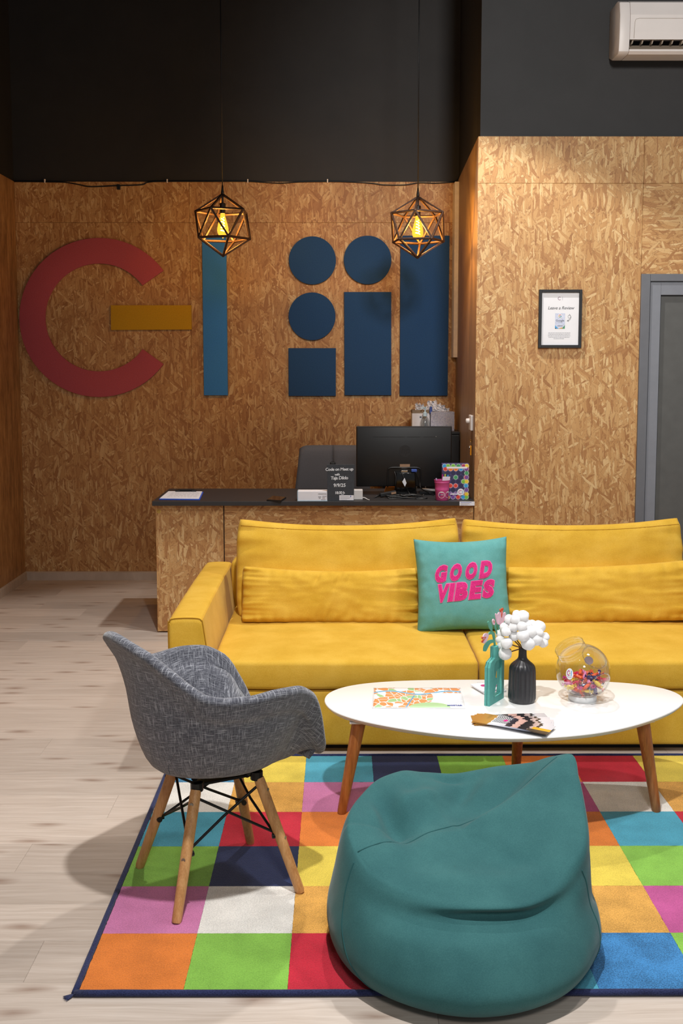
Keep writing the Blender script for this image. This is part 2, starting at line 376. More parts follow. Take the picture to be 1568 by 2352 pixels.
# ------------------------------------------------------------------ geometry helpers
def worigin(p):
    v = Vector((0, 0, 0))
    while p is not None: v += p.location; p = p.parent
    return v
def link(name, me, parent=None, loc=None):
    o = bpy.data.objects.new(name, me); COL.objects.link(o)
    if parent is not None: o.parent = parent
    if loc is not None: o.location = loc
    return o
def tag(o, label=None, cat=None, group=None, kind=None):
    if label: o['label'] = label
    if cat: o['category'] = cat
    if group: o['group'] = group
    if kind: o['kind'] = kind
    return o
def thing(name, label, cat, loc, rz=0.0, group=None):
    o = bpy.data.objects.new(name, None); COL.objects.link(o)
    o.empty_display_size = .05
    o.location = loc; o.rotation_euler = (0, 0, rz)
    return tag(o, label, cat, group)
class MB:
    """collects shapes in world (or local) coordinates, then links them as ONE mesh object"""
    def __init__(s): s.b = bmesh.new(); s.mi = 0; s.uvd = None
    def _new(s, faces):
        for f in faces: f.material_index = s.mi
    def add(s, V, F, mat=None):
        vs = [s.b.verts.new(mat @ Vector(v) if mat else Vector(v)) for v in V]
        fs = []
        for f in F:
            try: fs.append(s.b.faces.new([vs[i] for i in f]))
            except ValueError: pass
        s._new(fs); return vs
    def box(s, lo, hi, bev=0.0, seg=2, mat=None):
        t = bmesh.new(); bmesh.ops.create_cube(t, size=1.0)
        lo = Vector(lo); hi = Vector(hi); c = (lo+hi)/2; d = hi-lo
        for v in t.verts: v.co = Vector((v.co.x*d.x, v.co.y*d.y, v.co.z*d.z)) + c
        if bev > 0: bmesh.ops.bevel(t, geom=t.edges[:], offset=min(bev, .49*min(abs(x) for x in d)), segments=seg, affect='EDGES', profile=.5)
        s.merge(t, mat); return s
    def merge(s, t, mat=None):
        t.verts.ensure_lookup_table()
        for i, v in enumerate(t.verts): v.index = i
        V = [v.co.copy() for v in t.verts]; F = [[v.index for v in f.verts] for f in t.faces]
        t.free(); s.add(V, F, mat)
    def prism(s, pts, d, bev=0.0, mat=None, seg=2):
        """closed outline pts (3-D, planar) extruded along the vector d"""
        t = bmesh.new(); d = Vector(d)
        a = [t.verts.new(Vector(p)) for p in pts]; b = [t.verts.new(Vector(p)+d) for p in pts]
        f0 = t.faces.new(a); f1 = t.faces.new(list(reversed(b))); n = len(a)
        for i in range(n): t.faces.new([a[i], b[i], b[(i+1) % n], a[(i+1) % n]][::-1])
        bmesh.ops.recalc_face_normals(t, faces=t.faces[:])
        if bev > 0:
            es = [e for e in t.edges if (e.verts[0] in a) == (e.verts[1] in a)]
            bmesh.ops.bevel(t, geom=es, offset=bev, segments=seg, affect='EDGES', profile=.5)
        big = [f for f in t.faces if len(f.verts) > 4]
        if big: bmesh.ops.triangulate(t, faces=big)
        s.merge(t, mat); return s
    def tube(s, pts, r, n=8, cap=True, closed=False):
        pts = [Vector(p) for p in pts]; k = len(pts)
        rr = r if isinstance(r, (list, tuple)) else [r]*k
        up = None; rings = []
        for i in range(k):
            if closed: tn = (pts[(i+1) % k]-pts[i-1]).normalized()
            else: tn = (pts[min(i+1, k-1)]-pts[max(i-1, 0)]).normalized()
            if up is None:
                ref = Vector((0, 0, 1)) if abs(tn.z) < .9 else Vector((1, 0, 0))
                up = tn.cross(ref).normalized()
            up = (up - tn*up.dot(tn)).normalized(); w = tn.cross(up)
            rings.append([s.b.verts.new(pts[i] + (up*math.cos(2*PI*j/n) + w*math.sin(2*PI*j/n))*rr[i]) for j in range(n)])
        fs = []
        for i in range(k if closed else k-1):
            a, b = rings[i], rings[(i+1) % k]
            for j in range(n): fs.append(s.b.faces.new([a[j], a[(j+1) % n], b[(j+1) % n], b[j]]))
        if cap and not closed:
            fs.append(s.b.faces.new(rings[0][::-1])); fs.append(s.b.faces.new(rings[-1]))
        s._new(fs); return s
    def lathe(s, prof, n=32, mat=None, fr=None, cap=False):
        """profile [(r,z)...] turned about z; fr(ang, r, z) may change the radius"""
        V = []; F = []; m = len(prof)
        for j in range(n):
            a = 2*PI*j/n
            for (r, z) in prof:
                q = fr(a, r, z) if fr else r
                V.append((q*math.cos(a), q*math.sin(a), z))
        for j in range(n):
            for i in range(m-1):
                F.append([j*m+i, ((j+1) % n)*m+i, ((j+1) % n)*m+i+1, j*m+i+1])
        if cap:
            F.append([j*m for j in range(n)][::-1]); F.append([j*m+m-1 for j in range(n)])
        t = bmesh.new(); vs = [t.verts.new(v) for v in V]
        for f in F:
            try: t.faces.new([vs[i] for i in f])
            except ValueError: pass
        bmesh.ops.remove_doubles(t, verts=t.verts[:], dist=1e-6)
        s.merge(t, mat); return s
    def disc(s, c, nrm, r, d=.001, n=24, ry=None):
        nrm = Vector(nrm).normalized(); q = nrm.to_track_quat('Z', 'Y').to_matrix().to_4x4()
        pts = [Vector(c) + q @ Vector((r*math.cos(2*PI*i/n), (ry or r)*math.sin(2*PI*i/n), 0)) for i in range(n)]
        return s.prism(pts, nrm*d)
    def grid(s, P, closed_u=False, flip=False):
        """P[i][j] points joined as a quad sheet"""
        V = [[s.b.verts.new(Vector(p)) for p in row] for row in P]; fs = []
        for i in range(len(V) if closed_u else len(V)-1):
            a, b = V[i], V[(i+1) % len(V)]
            for j in range(len(a)-1):
                q = [a[j], b[j], b[j+1], a[j+1]]
                try: fs.append(s.b.faces.new(q[::-1] if flip else q))
                except ValueError: pass
        s._new(fs); return V
    def build(s, name, mats, parent=None, smooth=False, local=False, weld=0.0, auto=None, uvf=None):
        if weld: bmesh.ops.remove_doubles(s.b, verts=s.b.verts[:], dist=weld)
        bmesh.ops.recalc_face_normals(s.b, faces=s.b.faces[:])
        if not local:
            o = worigin(parent)
            if o.length > 0: bmesh.ops.translate(s.b, verts=s.b.verts[:], vec=-o)
        me = bpy.data.meshes.new(name)
        if uvf:
            ul = s.b.loops.layers.uv.new('UVMap')
            for f in s.b.faces:
                for l in f.loops: l[ul].uv = uvf(l.vert)
        s.b.to_mesh(me); s.b.free()
        for m in (mats if isinstance(mats, (list, tuple)) else [mats]): me.materials.append(m)
        if smooth:
            for p in me.polygons: p.use_smooth = True
            if auto:
                me.set_sharp_from_angle(angle=math.radians(auto))
        return link(name, me, parent)
def catmull(P, m=8, closed=False):
    P = [Vector(p) for p in P]; n = len(P); out = []
    for i in range(n if closed else n-1):
        if closed: a, b, c, d = P[i-1], P[i], P[(i+1) % n], P[(i+2) % n]
        else: a, b, c, d = P[max(i-1, 0)], P[i], P[i+1], P[min(i+2, n-1)]
        for k in range(m):
            t = k/m
            out.append(.5*((2*b) + (c-a)*t + (2*a-5*b+4*c-d)*t*t + (3*b-a-3*c+d)*t*t*t))
    if not closed: out.append(P[-1])
    return out
def lerp(a, b, t): return a + (b-a)*t
def tab(x, T):
    """smooth monotone lookup (Fritsch-Carlson) without flat spots at the knots"""
    if x <= T[0][0]: return T[0][1]
    if x >= T[-1][0]: return T[-1][1]
    n = len(T)
    def dl(k): return (T[k+1][1]-T[k][1])/(T[k+1][0]-T[k][0])
    def tg(k):
        if k == 0 or k == n-1: return 0.0
        a, b = dl(k-1), dl(k)
        return 0.0 if a*b <= 0 else 2*a*b/(a+b)
    for k in range(n-1):
        if x <= T[k+1][0]:
            h = T[k+1][0]-T[k][0]; t = (x-T[k][0])/h
            return (T[k][1]*(2*t**3-3*t*t+1) + h*tg(k)*(t**3-2*t*t+t) + T[k+1][1]*(3*t*t-2*t**3) + h*tg(k+1)*(t**3-t*t))
    return T[-1][1]
def text_mesh(body, size, shear=0.0, bold=0.0, depth=0.0, spacing=1.0, align='CENTER'):
    cu = bpy.data.curves.new('writing', 'FONT'); cu.body = body; cu.size = size; cu.shear = shear
    cu.offset = bold; cu.extrude = depth; cu.space_character = spacing; cu.align_x = align; cu.align_y = 'CENTER'
    cu.resolution_u = 3
    o = bpy.data.objects.new('writing', cu); COL.objects.link(o)
    dg = bpy.context.evaluated_depsgraph_get()
    me = bpy.data.meshes.new_from_object(o.evaluated_get(dg))
    bpy.data.objects.remove(o); bpy.data.curves.remove(cu)
    return me
FACING = Matrix.Rotation(PI/2, 4, 'X')          # text plane turned upright, towards the viewer
def write(name, body, size, mat, parent, M4, **kw):
    """lettering as a thin mesh; M4 takes the text plane to its place in the room"""
    me = text_mesh(body, size, **kw)
    me.transform(Matrix.Translation(-worigin(parent)) @ M4)
    me.materials.clear(); me.materials.append(mat)
    return link(name, me, parent)
def cell(o, parent):
    c = o.copy(); COL.objects.link(c); c.parent = parent; return c
# =================================================================== THE ROOM
YB, YF = 7.75, 6.21                  # back wall of the alcove, wall on the right
XL, XC, XC2 = -2.31, 0.806, 0.858    # left wall, alcove corner (front, back)
ZO, ZTOP = 2.871, 4.4                # top of the strand boards, ceiling
XR, Y0 = 3.6, -0.6

# ---- floor: planks of 0.1995 x 1.285 m
b = MB(); b.box((XL, Y0, -.06), (XR, YB, -.004))
floor = tag(b.build('floor', pmat('brown_underlay', '#6f5c4c', .9)), kind='structure')
PW, PL = .1995, 1.285
k0 = math.ceil((1.2-2.623)/PW)
rng = random.Random(3)
for k in range(k0, 27):
    y0 = 2.623 + k*PW
    if y0 > YB-.02: break
    y1 = min(y0+PW, YB)
    x = XL - rng.random()*PL
    while x < XR:
        a0, a1 = max(x, XL), min(x+PL, XR)
        if a1-a0 > .03:
            p = MB(); g = .0003; c = .0006
            V = [(a0+g, y0+g, -.004), (a1-g, y0+g, -.004), (a1-g, y1-g, -.004), (a0+g, y1-g, -.004),
                 (a0+g, y0+g, -c), (a1-g, y0+g, -c), (a1-g, y1-g, -c), (a0+g, y1-g, -c),
                 (a0+g+c, y0+g+c, 0), (a1-g-c, y0+g+c, 0), (a1-g-c, y1-g-c, 0), (a0+g+c, y1-g-c, 0)]
            p.add(V, [(0,1,5,4),(1,2,6,5),(2,3,7,6),(3,0,4,7),(4,5,9,8),(5,6,10,9),(6,7,11,10),(7,4,8,11),(8,9,10,11)])
            p.build('plank', M['plank'], floor)
        x += PL

def board_set(name_mat, parent, cells, make):
    for (lo, hi, m) in cells:
        p = MB(); p.box(lo, hi, .0012, 1); p.build('strand_board', m, parent)
# ---- back wall
b = MB(); b.box((XL-.1, YB, 0), (XC2+.1, YB+.15, ZTOP))
wall_back = tag(b.build('wall_back', M['black_paint']), kind='structure')
xs = [XL, -1.06, .19, XC2]; zs = [0, 2.585, ZO]; T = .016; G = .0006
for i in range(3):
    for j in range(2):
        p = MB(); p.box((xs[i]+G, YB-T, zs[j]+G), (xs[i+1]-G, YB, zs[j+1]-G), .0012, 1)
        p.build('strand_board', M['osb_v'], wall_back)
# ---- left wall
b = MB(); b.box((XL-.15, Y0, 0), (XL, YB, ZTOP))
wall_left = tag(b.build('wall_left', M['black_paint']), kind='structure')
ys = [YB-T, 6.76, 5.51, 4.26, 3.0]
for i in range(4):
    p = MB(); p.box((XL, ys[i+1]+.003, 0), (XL+.012, ys[i]-.003, ZO-.001), .001, 1)
    p.build('side_board', M['left_board'], wall_left)
# ---- alcove side wall (leans a little off square)
def side_pt(y, z, off=0.0):
    return (lerp(XC, XC2, (y-YF)/(YB-YF)) - off, y, z)
b = MB(); d = .0
V = [side_pt(YF+.002, 0), side_pt(YB, 0), (XC2+.1, YB, 0), (XC+.05, YF+.05, 0)]
b.prism(V, (0, 0, ZTOP))
wall_side = tag(b.build('wall_side', M['black_paint']), kind='structure')
b = MB()
b.prism([side_pt(YF+.001, 0), side_pt(YB-T, 0), side_pt(YB-T, 0, .012), side_pt(YF+.001, 0, .012)], (0, 0, ZO))
b.build('veneer_board', M['veneer'], wall_side)
# ---- wall on the right, with the door opening
DX, DZ = oy(1463, 900, YF).x, oy(1470, 630, YF).z
DX2 = DX + .98
b = MB()
b.box((XC, YF, 0), (DX, YF+.14, ZTOP)); b.box((DX, YF, DZ), (DX2, YF+.14, ZTOP)); b.box((DX2, YF, 0), (XR, YF+.14, ZTOP))
wall_right = tag(b.build('wall_right', M['black_paint']), kind='structure')
zj = oy(1300, 422, YF).z
XE = XC - .012
cells = [((XE, zj), (DX, ZO)), ((DX, zj), (DX2+.3, ZO)), ((XE, 0), (DX, zj)), ((DX, DZ), (DX2, zj)), ((DX2, 0), (DX2+.9, zj)), ((DX2+.3, zj), (DX2+.9, ZO))]
for i, ((x0, z0), (x1, z1)) in enumerate(cells):
    p = MB(); p.box((x0+G, YF-T, z0+G), (x1-G, YF, z1-G), .0012, 1)
    p.build('strand_board', M['osb_h'] if i == 3 else M['osb_v'], wall_right)
# ---- ceiling
b = MB(); b.box((XL-.15, Y0, ZTOP), (XR, YB+.15, ZTOP+.1))
tag(b.build('ceiling', M['dark_ceiling']), kind='structure')
# ---- baseboards
b = MB(); b.prism([(XL, YB-T, 0), (XL, YB-T-.013, 0), (XL, YB-T-.013, .055), (XL, YB-T-.004, .064), (XL, YB-T, .064)], (XC2-XL, 0, 0))
tag(b.build('baseboard_back', M['plank']), kind='structure')
b = MB(); b.prism([(XL+.012, 3.0, 0), (XL+.025, 3.0, 0), (XL+.025, 3.0, .055), (XL+.016, 3.0, .064), (XL+.012, 3.0, .064)], (0, YB-T-.013-3.0, 0))
tag(b.build('baseboard_left', M['plank']), kind='structure')
# ---- white edge strips where the cupboard panels meet the back wall
def strip(px0, px1, py0, py1, Y):
    a, c = oy(px0, py0, Y), oy(px1, py1, Y)
    return a, c
b = MB(); a, c = strip(1044, 1051.5, 418, 815, 7.6)
b.box((a.x, 7.58, c.z), (c.x, 7.60, a.z), .002); b.box((a.x, 7.60, c.z), (a.x+.012, YB-T, a.z)); b.box((a.x, 7.58, c.z-.018), (c.x+.02, YB-T, c.z))
tag(b.build('trim_1', M['white_edge']), kind='structure')
b = MB(); a, c = strip(1052, 1058, 816, 1110, 7.5)
b.box((a.x, 7.48, .5), (c.x, 7.50, a.z), .002); b.box((c.x-.012, 7.50, .5), (c.x, YB-T, a.z))
tag(b.build('trim_2', M['white_edge']), kind='structure')

# ---- the door
d1 = thing('door_1', None, None, (DX, YF, 0)); d1['kind'] = 'structure'
fw = .052
b = MB()
for lo, hi in (((DX, YF-.03, 0), (DX+fw, YF+.10, DZ)), ((DX2-fw, YF-.03, 0), (DX2, YF+.10, DZ)), ((DX+fw, YF-.03, DZ-.042), (DX2-fw, YF+.10, DZ))):
    b.box(lo, hi, .003)
b.build('casing', M['door_frame_dk'], d1)
lx0, lx1, lz = DX+fw+.004, DX2-fw-.004, DZ-.047
rw = .060; b = MB()
for lo, hi in (((lx0, YF-.02, .012), (lx0+rw, YF+.03, lz)), ((lx1-rw, YF-.02, .012), (lx1, YF+.03, lz)), ((lx0+rw, YF-.02, lz-.072), (lx1-rw, YF+.03, lz)), ((lx0+rw, YF-.02, .012), (lx1-rw, YF+.03, .14))):
    b.box(lo, hi, .002)
b.build('leaf_frame', M['door_frame'], d1)
b = MB(); b.box((lx0+rw-.004, YF-.002, .13), (lx1-rw+.004, YF+.02, lz-.068)); pane = b.build('pane', M['door_glass'], d1)
b = MB()
for z in (.14, lz-.072-.006): b.box((lx0+rw, YF-.008, z), (lx1-rw, YF-.001, z+.006))
for x in (lx0+rw, lx1-rw-.005): b.box((x, YF-.008, .14), (x+.005, YF-.001, lz-.072))
b.build('gasket', M['gasket'], pane)
b = MB(); hx = lx1-.035
b.tube([(hx, YF-.02, 1.02), (hx, YF-.065, 1.02)], .009); b.tube([(hx+.006, YF-.065, 1.02), (hx-.12, YF-.065, 1.02)], .009); b.box((hx-.02, YF-.026, .90), (hx+.02, YF-.02, 1.10), .003)
b.build('handle', M['chrome'], d1)

# =================================================================== WALL THINGS
# ---- felt letter panels on the back wall
YP = YB - T - .028
def panel_thing(name, label, outline, mat, bev=.003):
    b = MB(); b.prism(outline, (0, .026, 0), bev)
    c = sum((Vector(p) for p in outline), Vector())/len(outline)
    o = tag(b.build(name, mat, None, smooth=True, auto=35), label, 'wall letter')
    return o
def px_poly(pts): return [oy(x, y, YP) for (x, y) in pts]
pts = []
for i in range(49):
    a = math.radians(lerp(36, 324, i/48)); pts.append((227+183*math.cos(a), 729-183*math.sin(a)))
for i in range(49):
    a = math.radians(lerp(324, 36.5, i/48)); pts.append((227+124*math.cos(a), 729-124*math.sin(a)))
panel_thing('wall_letter', 'large red felt ring open to the right, on the back wall', px_poly(pts), M['felt_red'])
panel_thing('wall_letter', 'short level yellow felt bar in the mouth of the red ring', px_poly([(254, 701), (439, 701), (440, 757), (254.5, 758)]), M['felt_yellow'])
panel_thing('wall_letter', 'tall narrow light blue felt bar on the back wall below a pendant lamp', px_poly([(463.5, 541), (519, 541), (523, 908), (468, 908)]), M['felt_sky'])
def circ(cx, cy, r): return px_poly([(cx+r*math.cos(2*PI*i/56), cy-r*1.02*math.sin(2*PI*i/56)) for i in range(56)])
panel_thing('wall_disc', 'navy felt disc, upper one of the left pair, above the lower disc', circ(717, 598, 54.3), M['felt_navy'])
panel_thing('wall_disc', 'navy felt disc standing above the middle navy rectangle', circ(844, 597, 54.8), M['felt_navy'])
panel_thing('wall_disc', 'navy felt disc just above the navy square', circ(716.3, 726.5, 54), M['felt_navy'])
panel_thing('wall_letter', 'navy felt square under the two left discs', px_poly([(662, 799.5), (771, 799.5), (771, 909.5), (662.5, 909.5)]), M['felt_navy'])
panel_thing('wall_letter', 'medium navy felt rectangle in the middle column below a disc', px_poly([(790, 670.5), (898.5, 670.5), (898.5, 908), (791, 908)]), M['felt_navy'])
panel_thing('wall_letter', 'tallest navy felt rectangle, beside the alcove corner', px_poly([(919.5, 541), (1032, 541), (1027.5, 909), (917.5, 909)]), M['felt_navy'])

# ---- thin cable along the ledge above the boards, with clips
yl = YB - T - .008
pp = [oy(x, y, yl) for x, y in [(28, 417), (110, 418), (150, 419), (185, 425), (210, 429), (270, 426.5), (325, 424.5), (352, 417.5), (480, 417), (570, 417), (640, 421), (690, 418), (780, 417.5), (850, 421), (880, 425), (930, 425), (962, 420), (1000, 421), (1046, 418)]]
t = thing('string_cable', 'thin black cable sagging along the top of the back wall boards', 'cable', pp[9])
b = MB(); b.tube(catmull(pp, 5), .0042, 6); b.build('cable', M['black_plastic'], t, smooth=True)
for x in (103, 384, 569, 752):
    a = oy(x, 416, yl); c = MB(); c.box((a.x-.004, yl-.006, a.z-.012), (a.x+.004, YB-T, a.z+.014), .001); c.build('clip', M['white_edge'], t)
a = oy(273, 426, yl); c = MB(); c.box((a.x-.012, yl-.012, a.z-.03), (a.x+.010, YB-T-.0005, a.z+.006), .003); c.build('junction', M['black_plastic'], t)

# ---- framed notice
A, B2 = oy(1237.5, 665, YF-T-.02), oy(1334, 799, YF-T-.02)
YN = YF - T
fr = thing('picture_frame', 'black framed white notice hanging beside the door', 'picture frame', ((A.x+B2.x)/2, YN-.01, B2.z))
w_ = .0165; yf = YN-.022
x0, x1, z0, z1 = A.x+.002, B2.x+.001, B2.z, A.z
b = MB()
b.box((x0, yf, z0), (x0+w_, YN, z1), .001); b.box((x1-w_, yf, z0), (x1, YN, z1), .001)
b.box((x0+w_, yf, z1-w_), (x1-w_, YN, z1), .001); b.box((x0+w_, yf, z0), (x1-w_, YN, z0+w_), .001)
b.build('frame', M['black_matte'], fr)
b = MB(); b.box((x0+w_, YN-.010, z0+w_), (x1-w_, YN-.006, z1-w_)); sheet = b.build('notice_sheet', M['paper'], fr)
b = MB(); b.box((x0+w_, YN-.0145, z0+w_), (x1-w_, YN-.0135, z1-w_)); b.build('glass', M['pane'], fr)
yy = YN-.0104
def fpt(u, v): return Vector((lerp(x0, x1, u), yy, lerp(z1, z0, v)))   # u right, v down over the whole frame
def at_face(u, v, dy=0.0):
    p = fpt(u, v); return Matrix.Translation((p.x, yy-dy, p.z)) @ FACING
def ring_arc(b, c, r0, r1, a0, a1, y, n=20, d=.0003):
    V = []; 
    for i in range(n+1):
        a = math.radians(lerp(a0, a1, i/n)); V.append((a, ))
    P = [(c[0]+r1*math.cos(a[0]), y, c[1]+r1*math.sin(a[0])) for a in V] + [(c[0]+r0*math.cos(a[0]), y, c[1]+r0*math.sin(a[0])) for a in reversed(V)]
    for i in range(n):
        b.add([P[i], P[i+1], P[2*n-i], P[2*n+1-i]], [(0, 1, 2, 3)])
# small company mark
b = MB(); p = fpt(.48, .15); ring_arc(b, (p.x, p.z), .0072, .0096, 45, 315, yy-.0003)
b.build('printed_ring', pmat('plum_print', '#8a5a78', .6), sheet)
b = MB(); p = fpt(.55, .15); b.box((p.x-.0008, yy-.0003, p.z-.0098), (p.x+.0008, yy, p.z+.0098)); b.build('printed_bar', M['ink_pale'], sheet)
write('lettering', 'Leave a Review', .0255, M['ink'], sheet, at_face(.515, .315), shear=.25, spacing=.95, depth=.0002)
# printed card inside the notice
c0, c1 = fpt(.385, .405), fpt(.615, .668)
b = MB(); b.box((c0.x, yy-.0004, c1.z), (c1.x, yy, c0.z)); b.build('printed_card', pmat('pale_blue_print', '#cdd3e8', .6, .12, 70), sheet)
b = MB(); b.disc(fpt(.5, .452)+Vector((0, -.0004, 0)), (0, -1, 0), .0125, .0003, 20); b.build('printed_disc', M['paper'], sheet)
for a0, a1, mt in ((45, 150, 'red'), (150, 215, 'amber'), (215, 315, 'green'), (315, 365, 'blue')):
    cc = {'red': '#c8453a', 'amber': '#dca63a', 'green': '#3f8f63', 'blue': '#3f62b8'}[mt]
    b = MB(); p = fpt(.5, .452); ring_arc(b, (p.x, p.z), .0055, .0088, a0, a1, yy-.0010, 6)
    if mt == 'blue': b.box((p.x, yy-.0010, p.z-.0015), (p.x+.0088, yy-.0008, p.z+.0015))
    b.build('printed_arc', pmat(mt+'_print', cc, .6), sheet)
write('lettering', 'Google', .016, M['ink'], sheet, at_face(.5, .53, .0006), depth=.0002)
write('lettering', 'reviews', .009, M['ink_pale'], sheet, at_face(.5, .557, .0006), depth=.0002)
write('lettering', 'CODEHUB', .006, M['ink'], sheet, at_face(.5, .622, .0006), bold=.0002, depth=.0002)
def tri(u0, v0, u1, v1, u2, v2, mt, nm):
    b = MB(); b.prism([fpt(u0, v0)-Vector((0, .0006, 0)), fpt(u1, v1)-Vector((0, .0006, 0)), fpt(u2, v2)-Vector((0, .0006, 0))], (0, .0001, 0)); b.build(nm, pmat(mt+'_print', '#888888', .6), sheet)
tri(.385, .61, .385, .668, .47, .668, 'blue', 'printed_wedge'); tri(.455, .668, .56, .668, .56, .645, 'amber', 'printed_wedge')
tri(.55, .668, .615, .668, .615, .605, 'green', 'printed_wedge'); tri(.385, .65, .385, .668, .43, .668, 'red', 'printed_wedge')
# curved arrow and the block of small print
b = MB(); P = [fpt(u, v)-Vector((0, .0004, 0)) for u, v in ((.715, .42), (.745, .45), (.75, .48), (.72, .515), (.67, .535))]
b.tube(catmull(P, 6), .0008, 5); b.tube([fpt(.70, .515), fpt(.665, .536), fpt(.705, .545)], .0009, 5)
q = fpt(.715, .462); b.tube([(q.x+.008*math.cos(a*PI/6), yy-.0004, q.z+.009*math.sin(a*PI/6)) for a in range(12)], .0006, 5, closed=True)
b.build('printed_arrow', M['ink'], sheet)
for i, (u0, u1) in enumerate(((.235, .745), (.23, .74), (.225, .75), (.24, .73), (.36, .60))):
    v = .738 + i*.0245; b = MB(); u = u0; rr = random.Random(i)
    while u < u1:
        w2 = rr.uniform(.015, .05); p, q = fpt(u, v), fpt(min(u+w2, u1), v+.009)
        b.box((p.x, yy-.0003, q.z), (q.x, yy, p.z)); u += w2 + .009
    tag(b.build('small_print', M['ink_pale'], sheet), kind='stuff')

# ---- air conditioner, high on the right
AX = oy(1421, 100, 5.99).x; zb = oy(1440, 122, 5.99).z
ac = thing('air_conditioner', 'white wall mounted air conditioner at the upper right', 'air conditioner', (AX+.42, YF-.1, zb))
Yf0 = 5.985; L = .86; H = .29
prof_full = [(YF-.001, zb+.03), (YF-.06, zb+.004), (Yf0+.03, zb), (Yf0+.012, zb+.012), (Yf0+.004, zb+.06), (Yf0, zb+.11), (Yf0-.003, zb+.2), (Yf0+.015, zb+H-.02), (Yf0+.06, zb+H), (YF-.001, zb+H)]
zs0, zs1 = oy(1500, 112, Yf0).z, oy(1500, 90, Yf0).z
prof_cut = [(YF-.001, zb+.03), (YF-.06, zb+.004), (Yf0+.03, zb), (Yf0+.010, zb+.012), (Yf0+.009, zs0), (Yf0+.11, zs0+.012), (Yf0+.11, zs1+.02), (Yf0+.004, zs1), (Yf0, zb+.11), (Yf0-.003, zb+.2), (Yf0+.015, zb+H-.02), (Yf0+.06, zb+H), (YF-.001, zb+H)]
e = .058
b = MB(); b.prism([(AX+e, y, z) for y, z in prof_cut], (L-2*e, 0, 0)); body = b.build('body', M['ac_white'], ac)
for s in (0, 1):
    x = AX if s == 0 else AX+L-e
    b = MB()
    V0 = [Vector((x + (0 if s == 0 else e), YF-.001 + (y-(YF-.001))*.985, z)) for y, z in prof_full]
    b.prism([(x, y, z) for y, z in prof_full], (e, 0, 0), .006); b.build('end_cap', M['ac_white'], ac, smooth=True, auto=40)
b = MB(); b.box((AX+e, Yf0+.105, zs0), (AX+L-e, Yf0+.109, zs1+.02)); b.build('outlet', M['gasket'], ac)
b = MB(); b.prism([(AX+e+.004, Yf0+.012, zs0+.004), (AX+e+.004, Yf0+.06, zs0+.034), (AX+e+.004, Yf0+.064, zs0+.030), (AX+e+.004, Yf0+.016, zs0)], (L-2*e-.008, 0, 0)); b.build('air_flap', M['ac_tan'], ac)
sl = MB(); sl.prism([(0, Yf0+.016, zs0+.030), (.006, Yf0+.016, zs0+.030), (.016, Yf0+.02, zs1+.008), (.008, Yf0+.02, zs1+.008)], (0, .05, 0))
first = sl.build('vane', M['ac_tan'], ac); bx = first.location.x
first.location.x += AX+e+.012
for i in range(1, 14):
    c = cell(first, ac); c.location.x = first.location.x + i*.0545
b = MB(); zl = oy(1500, 42, Yf0-.003).z
b.tube([(AX+.080, Yf0+.0, zs1+.006), (AX+.082, Yf0-.002, zl-.02), (AX+.088, Yf0-.003, zl-.004), (AX+.105, Yf0-.003, zl), (AX+L-.105, Yf0-.003, zl), (AX+L-.085, Yf0-.002, zl-.02), (AX+L-.082, Yf0, zs1+.006)], .0011, 5)
b.build('panel_joint', M['ac_tan'], body)

# ---- switch and key hook on the alcove side board
Ys = 6.36; sw = oy(1085, 971, Ys); xs_ = side_pt(Ys, 0, .012)[0]
t = thing('wall_switch', 'white wall switch with a round knob on the alcove side', 'switch', (xs_, Ys, sw.z))
b = MB(); b.box((xs_-.017, Ys-.05, sw.z-.046), (xs_, Ys+.05, sw.z+.046), .005); b.build('plate', M['white_plastic'], t)
b = MB(); b.lathe([(0, 0), (.016, 0), (.015, .018), (.011, .021), (0, .021)], 20, Matrix.Translation((xs_-.017, Ys+.016, sw.z+.01)) @ Matrix.Rotation(-PI/2, 4, 'Y')); b.build('knob', M['white_plastic'], t, smooth=True, auto=40)
Yk = 6.34; kp = oy(1083, 1012, Yk); xk = side_pt(Yk, 0, .012)[0]
t = thing('keyring', 'keys with an orange tag hanging below the wall switch', 'keys', (xk, Yk, kp.z-.09))
b = MB(); b.tube([(xk, Yk, kp.z), (xk-.012, Yk, kp.z-.002), (xk-.014, Yk, kp.z+.008)], .0022, 6); b.tube([(xk-.010, Yk-.012, kp.z+.004), (xk-.010, Yk+.012, kp.z+.004)], .002, 6); b.build('hook', M['brass'], t)
b = MB(); b.tube([(xk-.010+.002*math.sin(i), Yk+.013*math.cos(i*PI/8), kp.z-.018+.015*math.sin(i*PI/8)) for i in range(16)], .0014, 6, closed=True); b.build('ring', M['chrome'], t)
b = MB(); b.box((xk-.014, Yk-.018, kp.z-.088), (xk-.007, Yk+.02, kp.z-.03), .003, mat=Matrix.Translation((0, 0, 0))); b.build('tag', M['orange_plastic'], t)
b = MB(); b.box((xk-.019, Yk-.006, kp.z-.094), (xk-.0165, Yk+.003, kp.z-.045), .001); b.disc((xk-.0190, Yk-.002, kp.z-.04), (1, 0, 0), .011, .0025, 16); b.build('key', M['chrome'], t)

